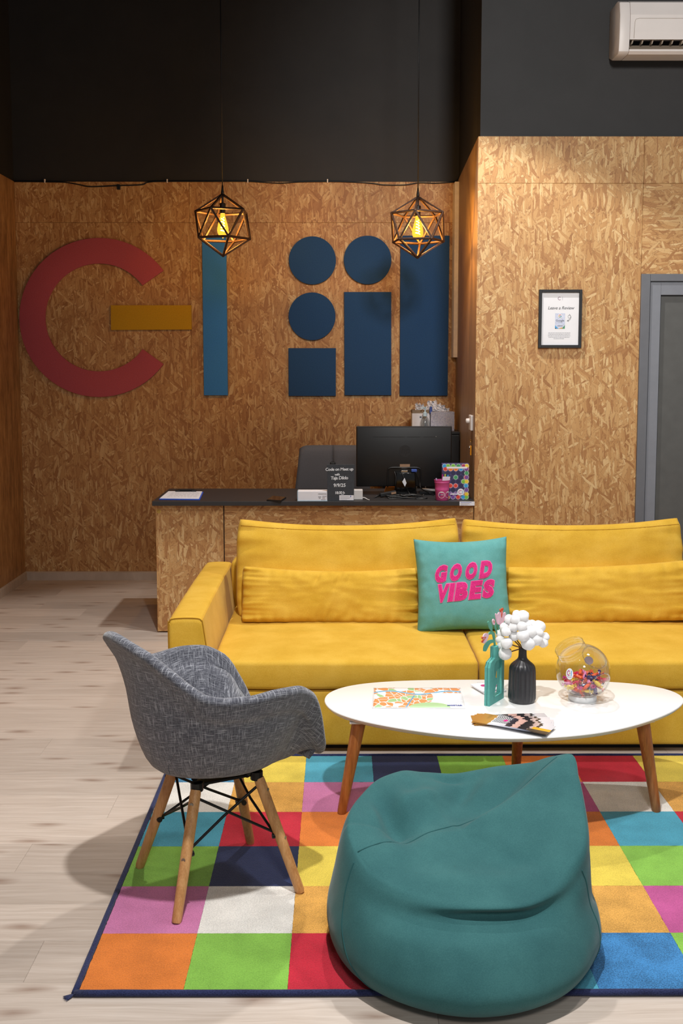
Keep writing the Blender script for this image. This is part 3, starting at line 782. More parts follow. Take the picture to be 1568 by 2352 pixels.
# ---- pendant lamps: icosahedron cages
def pendant(px, pyt, pyb, turn, label):
    Y = 6.47; top = oy(px, pyt, Y); bot = oy(px, pyb, Y); c = (top+bot)/2; R = (top.z-bot.z)/2
    t = thing('pendant_lamp', label, 'lamp', (c.x, Y, bot.z), 0, 'wire cage pendant lamps')
    rr = R*2/math.sqrt(5); hz = R/math.sqrt(5)
    V = [Vector((0, 0, R))]
    for k in range(5):
        a = -PI/2 + math.radians(turn+72*k); V.append(Vector((rr*math.cos(a), rr*math.sin(a), hz)))
    for k in range(5):
        a = -PI/2 + math.radians(turn+36+72*k); V.append(Vector((rr*math.cos(a), rr*math.sin(a), -hz)))
    V.append(Vector((0, 0, -R)))
    E = [(0, i) for i in range(1, 6)] + [(i, i % 5+1) for i in range(1, 6)] + [(i+5, i % 5+6) for i in range(1, 6)] + [(11, i) for i in range(6, 11)]
    for i in range(1, 6): E += [(i, i+5), (i % 5+1, i+5)]
    L = (V[0]-V[1]).length; rod = None
    for (i, j) in E:
        if rod is None:
            s = MB(); s.box((-.0058, -.0058, -.004), (.0058, .0058, L+.004), .0012, 1)
            rod = s.build('strut', M['bronze'], t, local=True); o = rod
        else: o = cell(rod, t)
        p = V[i]+c-Vector(t.location); dr = (V[j]-V[i]).normalized()
        # one face of each square rod looks outward
        z = dr; out = ((V[i]+V[j])/2).normalized(); x = (out - z*out.dot(z)).normalized(); y = z.cross(x)
        o.matrix_local = Matrix.Translation(p) @ Matrix((x, y, z)).transposed().to_4x4()
    zt = top.z
    b = MB(); b.tube([(c.x, Y, zt+.02), (c.x, Y, ZTOP)], .0032, 8); b.build('cord', M['black_plastic'], t, smooth=True)
    b = MB(); b.lathe([(0, .052), (.004, .052), (.006, .03), (.009, .012), (.010, -.004), (0, -.004)], 14, Matrix.Translation((c.x, Y, zt))); b.build('cord_grip', M['black_plastic'], t, smooth=True)
    b = MB(); b.lathe([(0, -.004), (.007, -.004), (.007, -.05), (.017, -.053), (.0185, -.058), (.0185, -.085), (.016, -.087), (.0165, -.112), (.015, -.113), (0, -.113)], 20, Matrix.Translation((c.x, Y, zt))); b.build('socket', M['black_plastic'], t, smooth=True, auto=40)
    zb0 = zt-.113
    pr = [(.013, 0), (.014, -.012), (.020, -.035), (.028, -.062), (.033, -.085), (.034, -.1), (.031, -.115), (.023, -.129), (.012, -.137), (.004, -.141), (.002, -.146), (0, -.147)]
    b = MB(); b.lathe(pr, 24, Matrix.Translation((c.x, Y, zb0))); bulb = b.build('bulb', M['amber'], t, smooth=True)
    b = MB()
    pts = []
    for k in range(40):
        u = k/39; a = u*5*2*PI; r = .007+.007*u; pts.append((c.x+r*math.cos(a), Y+r*math.sin(a), zb0-.022-.085*u))
    b.tube(pts, .0026, 6); b.build('filament', M['filament'], bulb, smooth=True)
    b = MB(); b.lathe([(0, -.01), (.003, -.012), (.003, -.11), (.0012, -.122), (0, -.122)], 8, Matrix.Translation((c.x, Y, zb0))); b.build('glass_stem', M['amber'], bulb, smooth=True)
    b = MB(); b.lathe([(0, 0), (.05, 0), (.05, -.02), (0, -.028)], 24, Matrix.Translation((c.x, Y, ZTOP))); b.build('ceiling_rose', M['black_plastic'], t, smooth=True, auto=40)
    d = bpy.data.lights.new('bulb_glow', 'POINT'); d.energy = 36.0; d.color = (1.0, .69, .36); d.shadow_soft_size = .028
    o = bpy.data.objects.new('bulb_glow', d); COL.objects.link(o); o.location = (c.x, Y, zb0-.095)
pendant(511.5, 446, 588, -18.6, 'bronze wire cage pendant lamp in front of the light blue bar')
pendant(959, 452, 592, -9.2, 'bronze wire cage pendant lamp in front of the tallest navy rectangle')
# =================================================================== RUG
RX0, RY1, CW, RH = -.658, 4.182, .264, .2685
RY0 = RY1 - 6*RH
rugc = {'o': '#d97a31', 'g': '#83b84a', 'r': '#bf2338', 'p': '#c778a6', 'm': '#bb5590', 'w': '#e2dfd9', 'a': '#d39d4b', 'y': '#dec650', 'c': '#4b9fb8', 'n': '#28335a', 'b': '#3576ac', 'd': '#4480a6'}
def pile(name, col, heather=.12):
    q = NT(name); v = q.obj(); c = lin(col)
    n = q.math('ADD', q.math('MULTIPLY', q.noise(v, 260, 2), .6), q.math('MULTIPLY', q.noise(v, 9, 3), .45))
    dk = tuple(x*(1-heather*1.6) for x in c[:3]); lt = tuple(min(1, x*(1+heather*1.3)+heather*.02) for x in c[:3])
    q.base(q.ramp(n, [(.38, dk), (.64, lt)])); q.p(**{'Roughness': .95, 'Specular IOR Level': .1, 'Sheen Weight': .15})
    q.bump(q.noise(v, 340, 2), .9, .003); return q.m
RM = {k: pile('rug_pile_'+n, rugc[k], .34 if k in 'bd' else (.2 if k == 'a' else .12)) for k, n in dict(o='orange', g='lime', r='red', p='pink', m='magenta', w='cream', a='gold', y='yellow', c='cyan', n='navy', b='blue', d='denim').items()}
RM['e'] = pile('rug_binding_navy', '#2b3258', .2)
rows = ['d y c n g o r y c'.split(), 'w a p w a m w a g'.split(), 'c r o g b o c r n'.split(), 'g n y p w y g y o'.split(), 'p w a b c a m w r'.split(), 'o g r y c b g n o'.split()]
rug = thing('rug', 'multicoloured chequered pile rug with navy binding under the table', 'rug', (RX0+4.5*CW, (RY0+RY1)/2, 0))
XW = RX0+9*CW; RT = .011
b = MB(); b.box((RX0-.012, RY0-.012, .0005), (XW+.012, RY1+.012, .006)); b.build('backing', RM['e'], rug)
b = MB(); m_ = .010
for A, B in (((RX0-m_, RY0-m_), (XW+m_, RY0-m_)), ((XW+m_, RY0-m_), (XW+m_, RY1+m_)), ((XW+m_, RY1+m_), (RX0-m_, RY1+m_)), ((RX0-m_, RY1+m_), (RX0-m_, RY0-m_))):
    n = 40; P = []
    for i in range(n+1):
        P.append((lerp(A[0], B[0], i/n), lerp(A[1], B[1], i/n), .0085+.0012*mnoise.noise((i*.7, A[0]*9, A[1]*5))))
    b.tube(P, .0085, 8)
# frayed near corner
for k in range(7):
    a = PI+.1+k*.16; b.tube([(RX0-.012, RY0-.012, .006), (RX0-.012+.026*math.cos(a), RY0-.012+.026*math.sin(a), .003)], [.003, .0006], 5)
b.build('binding', RM['e'], rug, smooth=True)
for r in range(6):
    for c in range(9):
        x0 = RX0+c*CW; y1 = RY1-r*RH; y0 = y1-RH
        p = MB(); n = 26; h = RT
        # slightly ragged edges where the pile colours meet
        def jag(i, s): return .0016*mnoise.noise((i*3.1+s*17, r*5.3+c*2.7, s))
        top = [(x0+CW*i/n, y1+jag(i+c*n, r*2+100)) for i in range(n+1)]
        bot = [(x0+CW*i/n, y0+jag(i+c*n, (r+1)*2+100)) for i in range(n+1)]
        lef = [(x0+jag(i+r*n, c*2+300), lerp(y1, y0, i/n)) for i in range(1, n)]
        rig = [(x0+CW+jag(i+r*n, (c+1)*2+300), lerp(y1, y0, i/n)) for i in range(1, n)]
        out = bot + rig[::-1] + top[::-1] + lef
        p.prism([(x, y, .003) for x, y in out], (0, 0, h-.003))
        p.build('pile_square', RM[rows[r][c]], rug)

# =================================================================== SOFA
SX0, SX1 = -.690, 1.83; SY0, SY1 = 4.235, 5.47; SC = .572
sofa = thing('sofa', 'mustard yellow two seat fabric sofa in front of the desk', 'sofa', (SC, (SY0+SY1)/2, 0))
def fab_box(name, lo, hi, bev, parent, puff=0.0, seg=4, mat=None, cuts=10, taper=None, wrinkle=.0012):
    t = bmesh.new(); bmesh.ops.create_cube(t, size=1.0)
    lo = Vector(lo); hi = Vector(hi); c = (lo+hi)/2; d = hi-lo
    for v in t.verts: v.co = Vector((v.co.x*d.x, v.co.y*d.y, v.co.z*d.z))
    bmesh.ops.bevel(t, geom=t.edges[:], offset=bev, segments=seg, affect='EDGES', profile=.5)
    big = [e for e in t.edges if e.calc_length() > .12]
    bmesh.ops.subdivide_edges(t, edges=big, cuts=cuts, use_grid_fill=True)
    for v in t.verts:
        u = Vector((v.co.x/(d.x/2), v.co.y/(d.y/2), v.co.z/(d.z/2)))
        if puff:
            k = (1-min(1, u.x*u.x))*(1-min(1, u.y*u.y)); v.co.z += puff*k*(1 if u.z > 0 else -1)*abs(u.z)
            k = (1-min(1, u.x*u.x))*(1-min(1, u.z*u.z)); v.co.y += puff*.5*k*(1 if u.y > 0 else -1)*abs(u.y)
        if taper: taper(v.co, u)
        w = c + v.co
        v.co += Vector((mnoise.noise(w*9), mnoise.noise(w*9+Vector((5, 0, 0))), mnoise.noise(w*9+Vector((0, 9, 0)))))*wrinkle
        v.co += c
    b = MB(); b.merge(t); return b.build(name, mat or M['yellow'], parent, smooth=True)
AW = .137
# arms: tilted inner face, rounded top
for s, xo in ((0, SX0), (1, SX1)):
    b = MB(); sg = 1 if s == 0 else -1
    prof = [(0.010, .03), (0.003, .25), (0, .52), (.004, .548), (.016, .560), (.5*AW, .564), (AW-.016, .562), (AW-.002, .553), (AW+.004, .535), (AW+.030, .35), (AW+.05, .20), (AW+.055, .03)]
    prof = [(p.x, p.y) for p in catmull([(x, z, 0) for x, z in prof], 4)]
    nY = 28; P = []
    for k in range(nY+1):
        y = lerp(SY0+.012, SY1, k/nY)
        zt = 1 + .012*math.sin(k/nY*PI)
        P.append([Vector((xo+sg*(x+.0015*mnoise.noise((y*11, z*9, s))), y, z*zt)) for x, z in prof])
    P.insert(0, [Vector((xo+sg*lerp(x, .09, .06), SY0+.002, lerp(z, .28, .03))) for x, z in prof])
    P.insert(0, [Vector((xo+sg*lerp(x, .09, .12), SY0, lerp(z, .28, .06))) for x, z in prof])
    V = b.grid(P, flip=(s == 1))
    b.b.faces.new(V[0] if s else V[0][::-1]); b.b.faces.new(V[-1][::-1] if s else V[-1])
    arm = b.build('arm', M['yellow'], sofa, smooth=True, auto=50)
    b = MB(); q = [Vector((xo+sg*x, SY0+.007, z+.0012)) for x, z in prof if z > .05]
    b.tube(q, .0024, 6); b.build('seam', M['yellow_seam'], arm, smooth=True)
ix0, ix1 = SX0+AW+.048, SX1-AW-.048
fab_box('base', (ix0, SY0+.01, .032), (ix1, SY1-.02, .262), .012, sofa, cuts=12)
b = MB(); b.box((ix0-.1, SY0+.07, 0), (ix1+.1, SY1-.07, .034)); b.build('plinth', M['black_matte'], sofa)
b = MB(); b.box((ix0-.04, SY1-.16, .05), (ix1+.04, SY1, .60), .03, 3); b.build('back_frame', M['yellow'], sofa, smooth=True, auto=50)
xm = SC
for x0, x1 in ((ix0-.012, xm-.002), (xm+.002, ix1+.012)):
    fab_box('seat_cushion', (x0, SY0, .268), (x1, SY1-.2, .386), .018, sofa, puff=.014, cuts=14, wrinkle=.0016)

def pillow(name, mat, parent, W, H, T, place, p_edge=.42, sag=0.0, ear=.012, nu=72, nv=44, seed=0, pucker=.006, drape=.004, corner=.0, flat=None, box=0.0, seam=None, front_only=None, uvscale=None, rnd=0.0):
    """soft cushion: two puffed sheets; u across, v up; place(local point)->world"""
    b = MB()
    def shape(u, v, side):
        x, z = u*W/2, v*H/2
        # edges bow inwards between the corners, corners reach out
        x *= 1 - corner*(1-v*v)*abs(u)**3; z *= 1 - corner*(1-u*u)*abs(v)**3
        x *= 1 - .02*(abs(v)**6) - rnd*abs(v)**5; z *= 1 - rnd*1.3*abs(u)**14
        if v > 0: z -= sag*(1-abs(u)**2.2)*v
        e = max(0.0, (1-abs(u)**4))**p_edge * max(0.0, (1-abs(v)**4))**p_edge
        t = T/2*e + box/2
        de = min(1-abs(u), (1-abs(v))*H/W)
        s = Vector((u*3.1+seed*7.7, v*2.3, side*1.7))
        # folds running in from the ends and the top edge
        fu = math.exp(-(1-abs(u))/.16); fv = math.exp(-(1-abs(v))/.2)
        t += pucker*e**.5*(fu*mnoise.noise((v*9+seed, u*1.6, seed+side*3)) + fv*mnoise.noise((u*15+seed*2, v*1.6, 4+seed+side)))
        t += pucker*.9*e**.5*math.exp(-(1-abs(u))/.10)*math.sin(v*15+seed*2+side+3*mnoise.noise((u*3, v*2, seed)))
        t += pucker*.35*e**.5*math.exp(-(1-abs(v))/.14)*math.sin(u*38+seed+4*mnoise.noise((u*4, v, seed+9)))
        t += drape*e*(mnoise.noise(s*1.0) + .6*mnoise.noise(s*2.3))
        if flat: t += flat(u, v)*e if side < 0 else 0
        return x, z, t
    for side in (-1, 1):
        P = []
        for i in range(nu+1):
            u = -math.cos(PI*i/nu)*.35 + (2*i/nu-1)*.65
            row = []
            for j in range(nv+1):
                v = -math.cos(PI*j/nv)*.35 + (2*j/nv-1)*.65
                x, z, t = shape(u, v, side); row.append(place(Vector((x, side*t, z))))
            P.append(row)
        if side < 0: PF = P
        else: PBk = P
    Vf = b.grid(PF); Vb = b.grid(PBk)
    if box:
        ring = lambda V: [r[0] for r in V] + V[-1][1:] + [r[-1] for r in V[::-1]][1:] + V[0][::-1][1:-1]
        a, c = ring(Vf), ring(Vb)
        for i in range(len(a)):
            b.b.faces.new([a[i], a[(i+1) % len(a)], c[(i+1) % len(a)], c[i]])
    o = b.build(name, mat, parent, smooth=True, weld=.0004 if not box else 0)
    o_shape = lambda u, v, lift=0.0: place(Vector((lambda q: (q[0], -(q[2]+lift), q[1]))(shape(u, v, -1))))
    return o, o_shape
def placer(c, tilt=0.0, roll=0.0, yaw=0.0):
    Mx = Matrix.Translation(c) @ Matrix.Rotation(yaw, 4, 'Z') @ Matrix.Rotation(roll, 4, 'Y') @ Matrix.Rotation(-tilt, 4, 'X')
    return lambda p: Mx @ p
R_ = math.radians
# back cushions (children of the sofa), each with a stitched line along the top front
for i, (cx, w_) in enumerate(((.046, 1.075), (1.128, 1.065))):
    def fl(u, v, i=i): return .007*mnoise.noise((u*2.2+i*5, v*1.1, 2.0)) - .006*math.exp(-((v-.1)/.3)**2)*0
    o, sh = pillow('back_cushion', M['yellow'], sofa, w_, .475, .15, placer((cx, 5.10, .606), R_(13), R_(-.3)), sag=.036, seed=3+i*11, pucker=.013, drape=.004, corner=.0, box=.060, flat=fl, p_edge=.28, rnd=.012)
    b = MB(); b.tube([sh(-.97+1.94*k/60, .86 - .1*(1-abs(-.97+1.94*k/60)**2)*0, -.0008) for k in range(61)], .0022, 6)
    b.build('seam', M['yellow_seam'], o, smooth=True)
# loose lumbar cushions
def crease(u, v):
    s = 0
    for (a, c_, w, d) in ((.0, -.7, .035, .016), (-.14, -.8, .03, .012), (.2, -.62, .05, .012), (.08, .55, .02, .010), (-.13, .8, .02, .012), (.23, .85, .018, .010), (.28, -.75, .03, .010)):
        s -= d*math.exp(-((u-a-(v-c_)*.12)/w)**2)*math.exp(-((v-c_)/.45)**2)
    s += .004*mnoise.noise((u*7, v*3, 3.3))
    return s
o, _s = pillow('lumbar_cushion', M['yellow'], None, .845, .268, .165, placer((-.038, 4.925, .508), R_(14), R_(.6)), sag=.018, seed=1, pucker=.020, drape=.004, corner=.03, flat=crease, p_edge=.30, rnd=.02, box=.012, nu=110, nv=54)
tag(o, 'long yellow lumbar cushion at the left end of the sofa', 'cushion')
def crease2(u, v): return .005*mnoise.noise((u*3+v*2, v*3-u, 8.1)) - .010*math.exp(-((v+.35+.35*u)/.10)**2)*max(0, .8-abs(u))
o, _s = pillow('lumbar_cushion', M['yellow'], None, .90, .285, .165, placer((1.225, 4.93, .514), R_(14), R_(-2.2)), sag=.012, seed=5, pucker=.020, drape=.004, corner=.03, flat=crease2, p_edge=.30, rnd=.02, box=.012, nu=110, nv=54)
tag(o, 'long yellow lumbar cushion at the right end of the sofa', 'cushion')
# turquoise cushion with tufted letters
tc_place = placer((.563, 4.775, .588), R_(17), R_(-1.6))
cu, csh = pillow('throw_cushion', M['teal_cush'], None, .435, .432, .150, tc_place, sag=.004, seed=9, pucker=.007, drape=.005, corner=.075, p_edge=.46, nu=72, nv=72)
tag(cu, 'square turquoise cushion with pink GOOD VIBES letters on the sofa', 'cushion')
W_, H_ = .435, .432
def letters(word, v_c, cap, slope, cen, wid):
    for k, ch in enumerate(word):
        for (grow, lift, mt, nm) in ((.0022, .0006, 'pink_edge', 'letter'), (-.0006, .0030, 'pink_pile', 'tufted_pile')):
            me = text_mesh(ch, .1, shear=.0, bold=.0062)
            bm = bmesh.new(); bm.from_mesh(me); bpy.data.meshes.remove(me)
            x0 = min(v.co.x for v in bm.verts); x1 = max(v.co.x for v in bm.verts); y0 = min(v.co.y for v in bm.verts); y1 = max(v.co.y for v in bm.verts)
            bm.free()
            kx = (wid[k]-.011 if ch != 'I' else wid[k]-.012)/(x1-x0); ky = cap/(y1-y0)
            me = text_mesh(ch, .1, shear=.0, bold=.0062+grow/((kx+ky)/2))
            bm = bmesh.new(); bm.from_mesh(me); bpy.data.meshes.remove(me)
            bmesh.ops.triangulate(bm, faces=bm.faces[:])
            for _ in range(2):
                long = [e for e in bm.edges if e.calc_length() > .012]
                if long: bmesh.ops.subdivide_edges(bm, edges=long, cuts=1); bmesh.ops.triangulate(bm, faces=bm.faces[:])
            ex = bmesh.ops.extrude_face_region(bm, geom=bm.faces[:])
            ts = {g for g in ex['geom'] if isinstance(g, bmesh.types.BMVert)}
            for v in bm.verts:
                yy_ = (v.co.y-(y0+y1)/2)*ky; x = (v.co.x-(x0+x1)/2)*kx + yy_*.20 + cen[k]
                v.co = csh(x/(W_/2), (yy_ + v_c + slope*x)/(H_/2), lift+.0028 if v in ts else -.002)
            b = MB(); b.merge(bm)
            if nm == 'letter': edge = b.build('letter', M[mt], cu)
            else: b.build('tufted_pile', M[mt], edge)
letters('GOOD', .054, .077, .075, (-.1020, -.0345, .0350, .1030), (.064, .062, .062, .066))
letters('VIBES', -.034, .080, .070, (-.0990, -.0590, -.0130, .0505, .1100), (.064, .034, .067, .063, .062))
b = MB(); p = csh(.995, -.72); b.box(p+Vector((-.006, -.008, -.014)), p+Vector((.014, .002, .014)), .001); b.build('label_tab', M['gasket'], cu)

# =================================================================== COFFEE TABLE
TZ = .37
edge_px = [(738, 1603), (746, 1621), (768, 1638), (815, 1653), (900, 1670), (1000, 1685), (1100, 1694), (1180, 1697), (1300, 1693), (1400, 1681), (1480, 1662), (1560, 1630), (1588, 1608), (1560, 1587), (1500, 1573), (1430, 1566), (1350, 1562.5), (1200, 1560.5), (1050, 1560), (930, 1561.5), (850, 1566), (790, 1574), (753, 1587)]
out = [oz(x, y, TZ) for x, y in edge_px]
for _ in range(2): out = [(out[i-1]+out[i]*4+out[(i+1) % len(out)])/6 for i in range(len(out))]
out = catmull(out, 6, True)
tcx = sum(p.x for p in out)/len(out); tcy = sum(p.y for p in out)/len(out)
table = thing('coffee_table', 'white egg shaped coffee table on tapered wooden legs', 'table', (tcx, tcy, RT))
b = MB(); n = len(out)
def inset(d, z):
    r = []
    for i in range(n):
        tn = (out[(i+1) % n]-out[i-1]).normalized(); nr = Vector((-tn.y, tn.x, 0))
        if (Vector((tcx, tcy, 0))-out[i]).dot(nr) < 0: nr = -nr
        r.append(out[i]+nr*d+Vector((0, 0, z-TZ)))
    return r
rings = [inset(.004, TZ), inset(.0012, TZ-.0012), inset(0, TZ-.004), inset(.003, TZ-.010), inset(.012, TZ-.019), inset(.016, TZ-.020)]
Vr = [[b.b.verts.new(p) for p in r] for r in rings]
for a, c in zip(Vr, Vr[1:]):
    for i in range(n): b.b.faces.new([a[i], a[(i+1) % n], c[(i+1) % n], c[i]])
f1 = b.b.faces.new(Vr[0]); f2 = b.b.faces.new(Vr[-1][::-1])
bmesh.ops.triangulate(b.b, faces=[f1, f2])
for f in b.b.faces:
    if sum(v.co.z for v in f.verts)/len(f.verts) < TZ-.0035: f.material_index = 1
top = b.build('tabletop', [M['white_lacquer'], M['table_edge']], table, smooth=True, auto=40)
def leg(name, top_, foot, r0, r1, mat, parent, **k):
    b = MB(); b.tube([top_, lerp(Vector(top_), Vector(foot), .04), lerp(Vector(top_), Vector(foot), .97), foot], [r0, r0, r1*1.03, r1*.9], 20)
    return b.build(name, mat, parent, smooth=True, auto=50)
zu = TZ-.021
lf, rf, bf = oz(784, 1868, RT), oz(1507, 1863, RT), oz(1183, 1792, RT)
for f, dx, dy in ((lf, .062, .01), (rf, -.056, .01), (bf, .0, -.07)):
    tp = (f.x+dx, f.y+dy, zu-.006)
    lg = leg('leg', tp, f, .0245, .0158, M['walnut'], table)
    b = MB(); b.box((tp[0]-.034, tp[1]-.034, zu-.007), (tp[0]+.034, tp[1]+.034, zu), .002); b.build('mounting_plate', M['white_plastic'], lg)

# =================================================================== ARMCHAIR
CX, CY, CR = -.376, 3.170, math.radians(27.0)
chair = thing('armchair', 'grey woven tub armchair on beech legs at the left of the rug', 'chair', (CX, CY, RT), CR)
CZ = -RT
Ht = [(0, .408), (20, .402), (33, .404), (40, .440), (48, .535), (57, .612), (70, .645), (84, .650), (100, .645), (113, .646), (124, .656), (135, .690), (146, .735), (158, .778), (180, .808)]
Rt = [(0, .258), (20, .274), (32, .310), (40, .328), (48, .330), (60, .320), (90, .300), (115, .296), (140, .310), (160, .328), (180, .336)]
NP, NS = 144, 26
SHELL_TURN = math.radians(9.5)      # the tub sits a little turned on its base
def shell_pt(phi, s):
    d = abs((math.degrees(phi)+180) % 360 - 180)
    H = tab(d, Ht); Rm = tab(d, Rt); z0 = .385
    hb = max(H-z0, .0); st_ = min(1, max(0, hb/.2)); bk = max(0.0, min(1.0, (d-120)/45)); bk = bk*bk*(3-2*bk)
    cps = [(0, z0+.004), (.34*Rm, z0), (lerp(.66, .60, st_)*Rm, z0+.004+.012*st_), (lerp(.84, .80-.05*bk, st_)*Rm, z0+lerp(.010, .13, st_)),
           (lerp(.93, .865-.045*bk, st_)*Rm, z0+lerp(.014, .14+.5*max(0, hb-.16), st_)), (lerp(.97, .93-.02*bk, st_)*Rm, H-.045*st_), (Rm, H-.008*(1-st_))]
    k = s*(len(cps)-1); i = min(int(k), len(cps)-2); t = k-i
    P = [Vector((q[0], q[1], 0)) for q in (cps[max(i-1, 0)], cps[i], cps[i+1], cps[min(i+2, len(cps)-1)])]
    q = .5*((2*P[1]) + (P[2]-P[0])*t + (2*P[0]-5*P[1]+4*P[2]-P[3])*t*t + (3*P[1]-P[0]-3*P[2]+P[3])*t*t*t)
    a = phi + SHELL_TURN
    return Vector((q.x*math.cos(a), q.x*math.sin(a), q.y+CZ))
NP, NS, TH = 160, 26, .026
b = MB(); P = []; UV = []
for i in range(NP):
    ph = 2*PI*i/NP; row = []; uvr = []
    prev = None; arc = 0
    def nrm(s):
        e = .004
        du = shell_pt(ph+e, s)-shell_pt(ph-e, s); ds = shell_pt(ph, min(1, s+e))-shell_pt(ph, s-e)
        n = du.cross(ds)
        n = n.normalized() if n.length > 1e-12 else Vector((0, 0, 1))
        if n.dot(Vector((-math.cos(ph+SHELL_TURN), -math.sin(ph+SHELL_TURN), .9))) < 0: n = -n
        return n
    sl = [max(j/NS, .02) for j in range(NS+1)]
    for s_ in sl: row.append(shell_pt(ph, s_))
    n1 = nrm(1.0); ds = (shell_pt(ph, 1.0)-shell_pt(ph, .985)).normalized()
    for a in (30, 60, 90, 120, 150):
        a = math.radians(a); row.append(shell_pt(ph, 1.0) + n1*(TH/2*(1-math.cos(a))*1.15) + ds*(TH/2*math.sin(a)*1.15))
    for s_ in sl[::-1]: row.append(shell_pt(ph, s_) + nrm(s_)*TH*(1.15 if s_ > .95 else 1.0))
    for a in row:
        if prev is not None: arc += (a-prev).length
        prev = a; uvr.append((abs(ph-PI)*.30, arc))
    P.append(row); UV.append(uvr)
V = b.grid(P, closed_u=True); uvm = {V[i][j]: UV[i][j] for i in range(NP) for j in range(len(V[i]))}
b.b.faces.new([r[0] for r in V]); b.b.faces.new([r[-1] for r in V][::-1])
shell = b.build('seat_shell', M['weave'], chair, smooth=True, local=True, uvf=lambda v: uvm[v])
# stitched line just inside the rim
b = MB(); b.tube([Vector(P[i][len(P[i])-2])+Vector((0, 0, .0012)) for i in range(NP)], .0022, 6, closed=True)
b.build('edge_piping', M['weave'], chair, smooth=True, local=True, uvf=lambda v: (math.atan2(v.co.y, v.co.x)*.3, v.co.z))
zm = .350 + CZ
b = MB(); b.box((-.085, -.085, zm-.004), (.085, .085, zm+.004), .002)
for sx in (-1, 1):
    for sy in (-1, 1): b.tube([(sx*.07, sy*.07, zm), (sx*.105, sy*.105, zm+.035)], .012, 8); b.tube([(sx*.095, sy*.095, zm-.01), (sx*.095, sy*.095, zm+.015)], .019, 10)
b.build('mount', M['black_metal'], chair, local=True)
feet = {(-1, 1): oz(320, 1992, RT), (-1, -1): oz(405, 2120, RT), (1, -1): oz(690, 2050, RT), (1, 1): oz(575, 1936, RT)}
Mi = (Matrix.Translation((CX, CY, RT)) @ Matrix.Rotation(CR, 4, 'Z')).inverted()
LG = {}
for (sx, sy), f in feet.items():
    f = Mi @ f; t_ = Vector((sx*.100, sy*.100, zm-.006)); LG[(sx, sy)] = (t_, f)
    b = MB(); b.tube([t_, lerp(t_, f, .03), lerp(t_, f, .5), lerp(t_, f, .97), f], [.0155, .0165, .0165, .0145, .0125], 18)
    lg = b.build('leg', M['beech'], chair, smooth=True, auto=50, local=True)
    out_ = Vector((sx, sy, 0)).normalized()
    for k in (.10, .52):
        c_ = lerp(t_, f, k); b = MB(); 
        side_ = Vector((sy*sx*1.0, -1.0, 0)).normalized() if False else out_
        b.disc(c_+side_*.0155, side_, .0062, .0025, 12); b.build('bolt', M['screw'], lg, local=True)
# crossing wire braces on the four sides
order = [(-1, -1), (1, -1), (1, 1), (-1, 1)]
for k in range(4):
    A, B = LG[order[k]], LG[order[(k+1) % 4]]
    for (p, q) in ((A, B), (B, A)):
        a = lerp(p[0], p[1], .06); c_ = lerp(q[0], q[1], .50)
        inw = Vector((-(a.x+c_.x)/2, -(a.y+c_.y)/2, 0)).normalized()*.012
        b = MB(); b.tube([a+inw, lerp(a, c_, .5)+inw*(1.0 if p is A else 1.7), c_+inw], .0042, 8)
        b.tube([c_+inw, c_+inw*1.9], .0085, 8)
        b.build('wire_brace', M['black_metal'], chair, smooth=True, auto=50, local=True)
b = MB(); pts_ = [shell_pt(math.radians(215), .5)+Vector((-.01, 0, -.02)), shell_pt(math.radians(206), .48)+Vector((0, -.004, -.05)), shell_pt(math.radians(208), .47)+Vector((-.006, -.006, -.065))]
b.tube(catmull(pts_, 4), .0012, 5); b.build('loose_thread', M['weave'], chair, local=True)

# =================================================================== BEAN BAG
BX, BY = .336, 2.815
def ang(a): return (a+180) % 360 - 180
def ptab(a, T):
    """periodic smooth table over degrees"""
    T = sorted(T); T = [(T[-1][0]-360, T[-1][1])] + T + [(T[0][0]+360, T[0][1])]
    a = ang(a)
    if a < T[0][0]: a += 360
    return tab(a, T)
RB = [(-90, .418), (-60, .405), (-30, .385), (0, .370), (40, .355), (90, .34), (135, .35), (180, .368), (-150, .385), (-120, .405)]     # bulge radius
HT = [(-90, .236), (-62, .232), (-40, .252), (-20, .300), (0, .348), (14, .392), (24, .428), (30, .452), (37, .440), (48, .402), (66, .372), (88, .346), (105, .354), (120, .370), (133, .366), (150, .350), (172, .330), (-160, .292), (-140, .258), (-118, .242)]
RR = [(-90, .262), (-60, .276), (-35, .300), (-15, .332), (5, .348), (20, .372), (29, .398), (38, .374), (65, .33), (90, .315), (120, .315), (150, .315), (180, .318), (-150, .312), (-120, .282)]
ZC = .300
